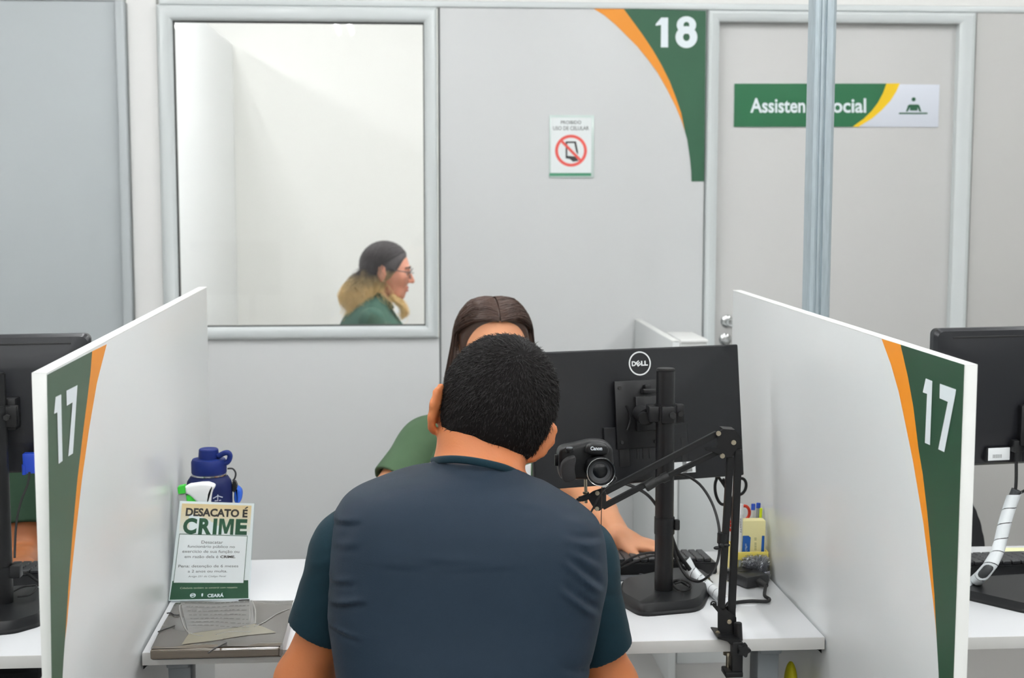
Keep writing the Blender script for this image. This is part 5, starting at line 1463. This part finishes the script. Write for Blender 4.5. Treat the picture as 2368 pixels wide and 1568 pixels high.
    for S_, E_, f0, r0, r1, nm in ((LS, LE, .70, .0495, .0500, 'L'), (RS, RE, .755, .0475, .0490, 'R')):
        lo, hi = np.minimum(S_, E_) - .09, np.maximum(S_, E_) + .09; ax = E_ - S_; q = -1 if nm == 'L' else 1
        G = Body(lo, hi, .0032)
        if nm == 'L': G.cap(S_ + ax * .13, S_ + ax * f0 * 1.25, .0455, r1, .0).cap(S_ + ax * .05 + np.array((.012, .01, 0)), S_ + ax * .2, .036, .044, .02)
        else: G.cap(S_, S_ + ax * f0 * 1.25, r0, r1, .0).cap(S_ + np.array((-.018, .02, -.012)), S_ + ax * .1, r0 * .8, r0, .03)
        inn = np.array((-q * .050, .012, -.02)); G.cap(S_ + ax * .10 + inn, S_ + ax * .42 + inn * .85, .034, .034, .02)
        hemn = ax / np.linalg.norm(ax) + np.array((q * .20, -.10, 0)); hp = S_ + ax * f0
        G.cut(hp, hemn)
        for k, (u_, am) in enumerate(((.12, .0028), (.25, .0022), (.40, .0020))):
            c = S_ + ax * u_; G.fold(c + np.array((-q * .05, 0, .006 + .012 * (k % 2))), c + np.array((q * .045, 0, -.030)), am, .007)
        G.cap(S_ + ax * .6, E_ + ax * .2, .0430 if nm == 'L' else .0422, .0425, .002, True)
        G.obj('sleeve', SL, sh, 3)
    # collar band
    ba = [A3(x, y, yy) for x, y, yy in ((999, 1067, 2.288), (1014, 1064, 2.235), (1046, 1062, 2.202), (1085, 1065, 2.187), (1125, 1072, 2.184), (1165, 1082, 2.194), (1190, 1093, 2.216), (1208, 1103, 2.262))]
    ba += [nb + np.array(v) for v in ((.062, .06, .0), (.02, .095, -.012), (-.03, .09, -.008), (-.064, .06, .012))]
    mb = MB().tube(ba, .0062, 10, smooth=2, closed=True, flat=(.42, 1.0)); mb.obj('collar', SL, sh, ang=180)
    # trousers and shoes
    Tr = Body((xm - .30, 1.93, .06), (xm + .30, 2.72, .64), .008)
    Tr.trunk([(.47, xm, 2.11, .18, .14), (.58, xm, 2.11, .178, .128), (.60, xm, 2.11, .17, .12)], k=.02)
    for q in (-1, 1):
        Tr.chain([np.array((xm + q * .10, 2.13, .545)), np.array((xm + q * .15, 2.57, .525)), np.array((xm + q * .15, 2.60, .12))], [.088, .068, .055], .03)
    Tr.obj('trousers', PT, t)
    for q in (-1, 1):
        Sx = Body((xm + q * .15 - .08, 2.48, -.005), (xm + q * .15 + .08, 2.84, .14), .007)
        Sx.cap((xm + q * .15, 2.57, .045), (xm + q * .16, 2.74, .035), .045, .038, .01).cap((xm + q * .15, 2.59, .10), (xm + q * .15, 2.59, .05), .042, .045, .02).cut((0, 0, .004), (0, 0, -1)); Sx.obj('shoe', SHO, t)
    # hair: a close cap and short strands flowing out of the crown whorl
    HM = mat('hair_black', (27, 24, 24), .5, spec=.3); HS = mat('hair_scalp_black', (20, 18, 18), .8, spec=.08)
    sc = np.array((.077, .096, .090)) * 1.12; cc = P(0, -.008, .012)
    lw = R.T @ (A3(1216, 806, 2.27) - cc) / sc; lw /= np.linalg.norm(lw)

    def low(L):
        """lowest height of hair growth at a local point of the head"""
        x, y = L[..., 0], L[..., 1]
        back = -.079 - .55 * np.maximum(0, np.abs(x) - .034) - .10 * x + .003 * np.sin(110 * x)
        return np.where(y < -.046, back, np.maximum(np.interp(y, (-.046, -.030, -.010, .004, .03, .055, .085), (-.110, -.075, -.01, .012, .005, .02, .062)), np.where(y < -.03, back, -1)))
    H = Body(hc_ - .17, hc_ + .17, .0036)
    H.ell(cc, sc + .0075, R, 0); H.cap(P(0, -.030, -.03), nt, .0655, .0665, .03)
    sl, (X, Y, Z) = H._blk(H.lo, H.lo + H.h * H.n)
    L3 = np.stack([X - hc_[0], Y - hc_[1], Z - hc_[2]], -1) @ R
    H.F += np.clip((low(L3) - L3[..., 2] + .016) * .42, 0, .03).astype(np.float32)
    H.F += (.0012 * np.sin(95 * X + 40 * Z) * np.sin(80 * Z - 30 * Y) * np.sin(90 * Y)).astype(np.float32)
    V, Qm = H.mesh(2); hair = np_mesh('hair', V, Qm, HS, t)
    fn = np.cross(V[Qm[:, 1]] - V[Qm[:, 0]], V[Qm[:, 3]] - V[Qm[:, 0]]); vn = np.zeros_like(V)
    for i in range(4): np.add.at(vn, Qm[:, i], fn)
    vn /= np.linalg.norm(vn, axis=1, keepdims=True) + 1e-9
    Lv = (V - hc_) @ R; edge = Lv[:, 2] - low(Lv); outw = ((V - cc) * vn).sum(1) > 0
    ok = np.where((edge > -.012) & outw)[0]
    i = nrs.choice(ok, 34000); edge = np.clip(edge[i], 0, .2); nl = vn[i] @ R; root = Lv[i] + nrs.normal(size=(len(i), 3)) * .0012 - nl * .003
    nape = (edge < .010) & (root[:, 1] < -.03); root[:, 2] -= nape * .011 * nrs.rand(len(i)) ** 1.5; root += nl * (nape * .0022)[:, None]
    d = root - R.T @ (cc - hc_); d = d / sc; d /= np.linalg.norm(d, axis=1, keepdims=True)
    fl = d - lw; fl -= nl * (fl * nl).sum(1, keepdims=True); dist = np.linalg.norm(fl, axis=1, keepdims=True); fl /= dist + 1e-6
    fl = fl + .5 * np.cross(nl, fl) * np.exp(-dist * 2.0) + nrs.normal(size=fl.shape) * .26
    Ln = (.0036 + .0070 * np.clip(edge / .08, 0, 1))[:, None] * (.7 + .6 * nrs.rand(len(i), 1)); pts = [root]
    for a, b in ((.55, .85), (.1, 1.0), (-.15, 1.0)):
        v = nl * a + fl * b; v /= np.linalg.norm(v, axis=1, keepdims=True); pts.append(pts[-1] + v * Ln / 3)
    strands('hair_strands', hc_ + np.stack(pts, 1) @ R.T, .00048 + .00022 * nrs.rand(len(i)), HM, hair)
    # eyes and brows
    for q in (-1, 1):
        MB().sph(P(q * .031, .080, -.006), .0130).obj('eye', mat('eye_white', (230, 226, 220), .2), t)
        MB().tube([P(q * .014, .093, .016), P(q * .032, .092, .021), P(q * .05, .078, .016)], .0032, 6, smooth=1).obj('eyebrow', HM, t)
    simple_chair(px_, py_ + .02, 'black office chair the man in the navy t-shirt sits on', 1)


build_man()


def hairline(H, hc_, R, ys, zs, rate=.4, fade=.012):
    """thin the hair cap out below a growth line given along the head, front to back"""
    sl, (X, Y, Z) = H._blk(H.lo, H.lo + H.h * H.n)
    L3 = np.stack([X - hc_[0], Y - hc_[1], Z - hc_[2]], -1) @ R
    H.F += np.clip((np.interp(L3[..., 1], ys, zs) - L3[..., 2] + fade) * rate, 0, .03).astype(np.float32)


# ------------------------------------------------------------------ the clerk behind the desk (and the neighbour's clerk)
def clerk(label, dx, skinm, shirtm, hairs, left_arm, right_arm, yaw=.12, pitch=.06, chair=None, badge=True):
    """built at the middle booth; dx moves her along the row of booths"""
    D = np.array((dx, 0, 0)); Q = lambda px, py, y: A3(px, py, y) + D
    rows = []
    for py, l, r, cyy, b in ((945, 1085, 1200, 3.47, .05), (968, 1050, 1238, 3.46, .07), (992, 1000, 1288, 3.45, .088), (1020, 965, 1322, 3.44, .10), (1060, 950, 1338, 3.43, .112), (1120, 952, 1334, 3.42, .118), (1220, 960, 1322, 3.42, .115), (1330, 968, 1312, 3.43, .112)):
        p, q = Q(l, py, cyy), Q(r, py, cyy); rows.append(((p[2] + q[2]) / 2, (p[0] + q[0]) / 2, cyy, (q[0] - p[0]) / 2, b))
    xm = rows[-1][1]; rows += [(.58, xm, 3.48, .175, .12), (.50, xm, 3.50, .185, .13)]
    t = thing('person', label, 'person', (xm, 3.50, 0))
    hc_ = Q(1142, 797, 3.46); R = rot('z', math.pi + yaw) @ rot('x', -pitch)
    nb, nt = Q(1140, 975, 3.47), hc_ + R @ np.array((0, -.02, -.07))
    LS, LE, LW = (Q(*v) for v in left_arm[:3]); RS, RE, RW = (Q(*v) for v in right_arm[:3])
    B = Body((min(LS[0], RS[0], RE[0]) - .22, 2.76, -.01), (max(LS[0], LE[0], LW[0]) + .16, 3.68, 1.34), .0045)
    B.trunk(rows, grow=-.012); B.cap(nb - np.array((0, 0, .05)), nt, .052, .05, .03)
    P = head(B, hc_, R, 1.0, female=True)
    for q in (-1, 1): ear(B, P(q * .076, -.005, -.02), R, q, .35)
    for S_, E_, W_, q in ((LS, LE, LW, 1), (RS, RE, RW, -1)):
        B.cap(S_, E_, .046, .041, .03); mid = E_ * .5 + W_ * .5
        B.cap(E_, mid, .041, .036, .02); B.cap(mid, W_, .036, .025, .015)
        f = np.array((.95, -.42, -.20)) if q > 0 else np.array((.30, -.9, -.15))
        hand(B, W_ + np.array((0, 0, .0)), f, np.array((0, 0, 1.)), np.array((-q, -.3, 0)), .95, .30)
    for q in (-1, 1): B.chain([np.array((xm + q * .09, 3.46, .52)), np.array((xm + q * .11, 3.12, .54)), np.array((xm + q * .10, 3.16, .10))], [.07, .05, .033], .02)
    B.obj('body', skinm, t)
    T_ = Body((xm - .27, 3.24, .46), (xm + .27, 3.64, 1.12), .0048); T_.trunk(rows)
    T_.cap(nb - np.array((0, 0, .08)), nt, .056, .053, .004, True)
    sh = T_.obj('shirt', shirtm, t)
    for S_, E_, f0 in ((LS, LE, left_arm[3]), (RS, RE, right_arm[3])):
        ax = E_ - S_; G = Body(np.minimum(S_, E_) - .1, np.maximum(S_, E_) + .1, .0042); q = 1 if S_[0] > xm else -1
        G.cap(S_, S_ + ax * f0 * 1.3, .055, .060, 0); G.cap(S_ + np.array((-q * .04, .01, .015)), S_ + ax * .1, .046, .052, .03)
        G.cut(S_ + ax * f0, ax); G.cap(S_ + ax * .55, E_ + ax * .3, .049, .050, .002, True); G.obj('sleeve', shirtm, sh, 1)
    ca = [nb + np.array(v) for v in ((-.056, 0, .02), (-.04, -.05, .0), (0, -.085, -.03), (.04, -.05, .0), (.056, 0, .02), (.04, .05, .03), (0, .06, .034), (-.04, .05, .03))]
    MB().tube(ca, .007, 8, smooth=2, closed=True, flat=(.6, 1.2)).obj('collar', shirtm, sh, ang=180)
    if badge:
        b0, b1 = Q(1209, 1102, 3.30), Q(1226, 1072, 3.30); MB().prism([(b0[0], 3.298, b0[2]), (b0[0] + .018, 3.298, b0[2] - .004), (b1[0] + .002, 3.30, b1[2]), (b0[0] + .006, 3.30, b1[2] - .004)], (0, .003, 0), bev=.0008).obj('badge', PAPER, t)
    PT = cloth('trousers_black', (36, 38, 42)); Tr = Body((xm - .26, 3.02, .05), (xm + .26, 3.66, .62), .009)
    Tr.trunk([(.44, xm, 3.50, .18, .13), (.56, xm, 3.49, .176, .122)], k=.02)
    for q in (-1, 1): Tr.chain([np.array((xm + q * .09, 3.46, .52)), np.array((xm + q * .11, 3.12, .545)), np.array((xm + q * .10, 3.16, .11))], [.085, .064, .05], .03)
    Tr.obj('trousers', PT, t)
    for q in (-1, 1):
        Sx = Body((xm + q * .10 - .07, 2.96, -.005), (xm + q * .10 + .07, 3.24, .13), .008)
        Sx.cap((xm + q * .10, 3.17, .042), (xm + q * .105, 3.03, .032), .04, .034, .01).cap((xm + q * .10, 3.16, .1), (xm + q * .1, 3.16, .05), .038, .042, .02).cut((0, 0, .004), (0, 0, -1)); Sx.obj('shoe', MATS['shoe_black'], t)
    # hair: cap and long parted strands
    sc = np.array((.080, .099, .095)); cc = P(0, -.008, .012)
    H = Body(hc_ - .16, hc_ + .16, .0045); H.ell(cc, sc + .004, R, 0)
    hairline(H, hc_, R, (-.06, -.02, .015, .035, .055, .075, .09), (-.12, -.08, -.03, .02, .058, .084, .098))
    hair = H.obj('hair', hairs, t)
    N = 5200; th = np.radians(nrs.uniform(34, 172, N)); s_ = nrs.choice((-1, 1), N); off = .004 + .014 * nrs.rand(N) ** 1.3
    p0 = np.stack([s_ * .03, np.cos(th), np.sin(th)], 1); front = np.clip((np.radians(80) - th) / np.radians(46), 0, 1)
    q0 = np.stack([s_ * np.ones(N), -.55 * nrs.rand(N) - .25 * front, -.10 * np.ones(N) - .0 * front], 1); q0 -= p0 * (q0 * p0).sum(1, keepdims=True); q0 /= np.linalg.norm(q0, axis=1, keepdims=True)
    amax = 1.50 + .12 * nrs.randn(N); pts = []
    for k in range(8):
        a = amax * k / 7; d = p0 * np.cos(a)[:, None] + q0 * np.sin(a)[:, None]; lift = off * (.35 + .65 * min(1, k / 3))
        pts.append(cc + (d * (sc + lift[:, None])) @ R.T)
    Lh = .17 + .09 * nrs.rand(N); last = pts[-1]; outw = last - cc; outw[:, 2] = 0
    wob = nrs.randn(N, 3) * .006
    for k in range(1, 8):
        u_ = k / 7; pts.append(last + np.stack([outw[:, 0] * (.26 * u_) - s_ * 0, outw[:, 1] * .15 * u_ + .035 * u_ ** 2, -Lh * u_], 1) + wob * u_ * np.array((1, 1, .3)))
    strands('hair_strands', np.stack(pts, 1), .0009 + .0005 * nrs.rand(N), hairs, hair)
    for q in (-1, 1):
        MB().sph(P(q * .031, .0765, -.006), .0115).obj('eye', MATS['eye_white'], t)
        MB().sph(P(q * .031, .0848, -.0075), .0048).obj('iris', mat('iris_brown', (50, 34, 24), .2), t)
        MB().tube([P(q * .014, .0935, .016), P(q * .032, .0925, .021), P(q * .05, .079, .016)], .0018, 6, smooth=1).obj('eyebrow', hairs, t)
    MB().tube([P(-.021, .0915, -.0655), P(0, .0965, -.063), P(.021, .0915, -.0655)], .0026, 8, smooth=1).tube([P(-.018, .0915, -.071), P(0, .0965, -.0735), P(.018, .0915, -.071)], .0032, 8, smooth=1).obj('lips', mat('lips_rose', (186, 104, 96), .4), t)
    simple_chair(xm, 3.52, chair, -1)


HB = ramp_z('hair_brown', (84, 58, 46), (48, 36, 30), -.0, .12, .42, .06, spec=.5)
HB = mat('hair_brown_plain', (66, 46, 36), .4, spec=.5, var=.35, vscale=30, stretch=(1, 1, .05))
SKC = skin('skin_clerk', (212, 150, 112)); GRN = cloth('shirt_green', (70, 92, 68), .2, 800)
clerk('woman clerk in a green shirt behind the seated man\'s head', 0, SKC, GRN, HB,
      ((1305, 1018, 3.43), (1346, 1130, 3.33), (1436, 1246, 3.05), .80), ((985, 1018, 3.43), (888, 1155, 3.33), (1010, 1262, 3.02), .74), chair='black office chair of the clerk in green, hidden behind the desk')
clerk('person in a dark green shirt half hidden behind the left monitor', -1.262, skin('skin_clerk_b', (168, 104, 64)), cloth('shirt_green_dark', (44, 66, 50), .2, 800), mat('hair_dark', (34, 28, 26), .45),
      ((1305, 1018, 3.43), (1335, 1270, 3.32), (1420, 1290, 3.10), .72), ((985, 1018, 3.43), (920, 1180, 3.33), (1040, 1266, 3.06), .66), chair='black office chair of the person behind the left monitor', badge=False)


# ------------------------------------------------------------------ the woman in profile behind the window
def window_woman():
    yw = 5.72; SK = skin('skin_window', (214, 152, 128)); SG = cloth('polo_green', (72, 100, 88), .2, 500)
    hc_ = A3(893, 622, yw); R = rot('z', -math.pi / 2 - .06) @ rot('x', -.14)
    nb = A3(866, 716, yw)
    xm = A3(862, 750, yw)[0]
    t = thing('person', 'woman with glasses and blond-tipped hair in profile behind the window', 'person', (xm - .06, yw, 0))
    rows = [(.52, xm - .10, yw, .13, .18), (.75, xm - .06, yw, .115, .175), (.90, xm - .03, yw, .118, .185)]
    for py, l, r, b in ((765, 782, 940, .20), (745, 788, 928, .20), (725, 800, 914, .185), (705, 815, 902, .15), (690, 828, 896, .11), (676, 842, 888, .07)):
        p, q = A3(l, py, yw), A3(r, py, yw); rows.append(((p[2] + q[2]) / 2, (p[0] + q[0]) / 2, yw, (q[0] - p[0]) / 2, b))
    B = Body((xm - .35, yw - .40, -.01), (xm + .50, yw + .40, 1.36), .0045)
    B.trunk(rows, n=2.2, grow=-.012); P = head(B, hc_, R, .98, female=True)
    B.cap(nb, hc_ + R @ np.array((0, -.03, -.06)), .05, .048, .03)
    for q in (-1, 1):
        ear(B, P(q * .076, -.004, -.016), R, q, .3)
        S_, E_, W_ = np.array((xm, yw + q * -.17, 1.02)), np.array((xm + .06, yw + q * -.21, .80)), np.array((xm + .28, yw + q * -.13, .76))
        B.cap(S_, E_, .042, .037, .03); B.cap(E_, W_, .036, .025, .015); hand(B, W_, np.array((1., q * .2, -.1)), np.array((0, 0, 1.)), np.array((0, q, 0)), .95)
        B.chain([np.array((xm - .06, yw - q * .09, .52)), np.array((xm + .32, yw - q * .1, .53)), np.array((xm + .34, yw - q * .1, .08))], [.075, .055, .04], .03)
    B.obj('body', SK, t)
    T_ = Body((xm - .3, yw - .30, .48), (xm + .2, yw + .30, 1.14), .005); T_.trunk(rows, n=2.2)
    T_.cap(nb - np.array((.0, 0, .04)), hc_ + R @ np.array((0, -.03, -.07)), .055, .05, .004, True); sh = T_.obj('polo_shirt', SG, t)
    for q in (-1, 1):
        S_, E_ = np.array((xm, yw - q * .17, 1.02)), np.array((xm + .06, yw - q * .21, .80)); G = Body(np.minimum(S_, E_) - .09, np.maximum(S_, E_) + .09, .0055); ax = E_ - S_
        G.cap(S_, S_ + ax * .9, .052, .054, 0).cut(S_ + ax * .75, ax).cap(S_ + ax * .5, E_ + ax * .3, .045, .046, .002, True); G.obj('sleeve', SG, sh, 1)
    ca = [A3(x, y, yy) for x, y, yy in ((836, 664, yw), (850, 672, yw - .05), (872, 684, yw - .07), (890, 697, yw - .055), (900, 710, yw - .02), (903, 712, yw + .01), (892, 697, yw + .05), (865, 680, yw + .07), (845, 668, yw + .05))]
    MB().tube(ca, .012, 8, smooth=2, closed=True, flat=(.4, 1.2)).obj('collar', SG, sh, ang=180)
    MB().prism([A3(x, y, yw - .03) for x, y in ((900, 712), (906, 718), (912, 745), (904, 752), (899, 735))], (0, .03, 0), bev=.002).obj('placket', cloth('polo_dark', (44, 72, 62)), sh)
    # hair: dark at the roots, blond at the wavy ends
    HO = ramp_z('hair_ombre', (244, 214, 156), (70, 64, 66), -.050, .030, .5, .09)
    sc = np.array((.080, .099, .096)) * .98; cc = P(0, -.008, .012)
    H = Body(hc_ - .16, hc_ + .16, .0045); H.ell(cc, sc + .003, R, 0)
    hairline(H, hc_, R, (-.06, -.02, .02, .045, .065, .085), (-.12, -.07, -.045, .0, .052, .080))
    V, Qm = H.mesh(2); hb = thing_mesh_local('hair', V, Qm, HO, t, cc)
    N = 2600; s_ = nrs.choice((-1, 1), N); th = np.radians(nrs.uniform(40, 175, N)); off = .002 + .010 * nrs.rand(N)
    p0 = np.stack([s_ * .04, np.cos(th), np.sin(th)], 1); q0 = np.stack([s_ * 1.0, -.45 - .3 * nrs.rand(N), -.25 + 0 * th], 1); q0 -= p0 * (q0 * p0).sum(1, keepdims=True); q0 /= np.linalg.norm(q0, axis=1, keepdims=True)
    am = 1.42 + .12 * nrs.randn(N); pts = []
    for k in range(7):
        a = am * k / 6; d = p0 * np.cos(a)[:, None] + q0 * np.sin(a)[:, None]; pts.append(cc + (d * (sc + off[:, None] * (.15 + .85 * min(1, k / 3)))) @ R.T)
    last = pts[-1]; L_ = .10 + .09 * nrs.rand(N); ph = np.floor(nrs.rand(N) * 7); rad = .012 + .009 * (ph % 3)
    front = (nrs.rand(N) < .025)                                      # locks falling in front of the shoulder
    for k in range(1, 14):
        u_ = k / 13; an = ph * .9 + u_ * 7.5
        drift = np.where(front, .055 * u_, -.075 * u_ ** .8)
        pts.append(last + np.stack([drift + rad * u_ ** .5 * np.cos(an) * .9, .0 * an + rad * np.sin(an) * u_ ** .5 + (last[:, 1] - cc[1]) * .25 * u_, -L_ * u_ * np.where(front, 1.15, 1)], 1))
    thing_strands('hair_strands', np.stack(pts, 1), .0008 + .0004 * nrs.rand(N), HO, hb, cc)
    for path, nL in (([(906, 686), (914, 692), (926, 701), (935, 714), (937, 724), (930, 731)], 190), ([(845, 648), (822, 660), (808, 674), (800, 690), (806, 700), (816, 704)], 260), ([(835, 640), (815, 652), (800, 670), (792, 684), (796, 698), (806, 706)], 180), ([(880, 650), (872, 668), (858, 680), (862, 690), (874, 694)], 260)):
        c = [Vector(A3(x, y, yw - .055)) for x, y in path]
        for _ in range(2): c = catmull(c)
        c = np.array([tuple(v) for v in c]); k = np.linspace(0, 1, len(c))[None, :, None]
        o = nrs.normal(size=(nL, 1, 3)) * (np.array((.0055, .012, .0055)) if nL == 190 else np.array((.009, .020, .009))); o2 = nrs.normal(size=(nL, 1, 3)) * .007
        w2 = .004 * np.sin(k * 9 + nrs.rand(nL, 1, 1) * 6) * np.array((1, 0, .6))
        thing_strands('hair_lock', c[None] + o * (1 - .3 * k) + o2 * k + w2, .0010 + .0004 * nrs.rand(nL), HO, hb, cc)
    # glasses
    GM = mat('glasses_frame', (44, 40, 46), .35); gl = None
    for q in (-1, 1):
        lens = [P(q * (.032 + .024 * math.cos(a)), .104 - .006 * abs(math.cos(a)), -.004 + .019 * math.sin(a)) for a in np.linspace(0, 2 * math.pi, 24, endpoint=False)]
        mb = MB().tube(lens, .0016, 6, closed=True)
        if gl is None: gl = thing_part(mb, 'glasses', GM, t)
        else: mb.obj('rim', GM, gl)
        MB().tube([P(q * .056, .098, .002), P(q * .073, .070, .004), P(q * .081, .01, .004), P(q * .080, -.02, -.008)], .0020, 6, smooth=1).obj('temple', GM, gl)
        MB().poly([P(q * (.032 + .023 * math.cos(a)), .104 - .006 * abs(math.cos(a)), -.004 + .018 * math.sin(a)) for a in np.linspace(0, 2 * math.pi, 24, endpoint=False)]).obj('lens', thin_glass('spectacle_glass', 'f0f0f2', 1.0), gl)
        MB().sph(P(q * .031, .0765, -.006), .0115).obj('eye', MATS['eye_white'], t); MB().sph(P(q * .031, .0848, -.0075), .0048).obj('iris', MATS['iris_brown'], t)
        MB().tube([P(q * .014, .0935, .017), P(q * .032, .0925, .022), P(q * .05, .079, .017)], .0026, 6, smooth=1).obj('eyebrow', mat('brow_dark', (60, 48, 44), .6), t)
    MB().tube([P(-.010, .106, -.002), P(0, .110, .0), P(.010, .106, -.002)], .0016, 6).obj('bridge', GM, gl)
    MB().tube([P(-.021, .090, -.0635), P(0, .0955, -.061), P(.021, .090, -.0635)], .0036, 8, smooth=1).tube([P(-.018, .090, -.0715), P(0, .0955, -.074), P(.018, .090, -.0715)], .0045, 8, smooth=1).obj('lips', mat('lips_red', (178, 82, 74), .4), t)
    PT = MATS['trousers_black']; Tr = Body((xm - .3, yw - .26, .04), (xm + .46, yw + .26, .64), .010); Tr.trunk([(.44, xm - .08, yw, .15, .18), (.58, xm - .08, yw, .14, .175)])
    for q in (-1, 1): Tr.chain([np.array((xm - .06, yw - q * .09, .52)), np.array((xm + .32, yw - q * .1, .53)), np.array((xm + .34, yw - q * .1, .06))], [.09, .07, .055], .03)
    Tr.obj('trousers', PT, t)
    simple_chair(xm - .06, yw, 'black office chair of the woman behind the window', 1)


def thing_part(mb, name, m, t): return mb.obj(name, m, t)


def thing_mesh_local(name, V, Q, m, t, origin):
    """a part whose own origin sits at the head, so its colour ramp runs along the hair"""
    o = np_mesh(name, V, Q, m, t); M = WM[t].inverted() @ Matrix.Translation(Vector(origin))
    o.data.transform(M.inverted()); o.matrix_local = M; WM[o] = WM[t] @ M
    return o


def thing_strands(name, P, r, m, parent, origin): return strands(name, P, r, m, parent)


window_woman()

GROUPS = {'desk_partition': 'white partitions numbered 17', 'desk': 'white desks in a row', 'monitor': 'black monitors on the desks', 'monitor_stand': 'black monitor stands',
          'keyboard': 'black keyboards on the desks', 'ballpoint_pen': 'pens in the pen holder', 'marker_pen': 'pens in the pen holder', 'highlighter_pen': 'pens in the pen holder',
          'scissors': 'scissors in the pen holder', 'spiral_cable_sleeve': 'white spiral cable sleeves', 'office_chair': 'black office chairs', 'desk_lead': 'leads on the left desk'}
for o in list(COL.objects):
    k = o.name.split('.')[0]
    if o.parent is None and k in GROUPS and o.get('label') and not o.get('group'): o['group'] = GROUPS[k]
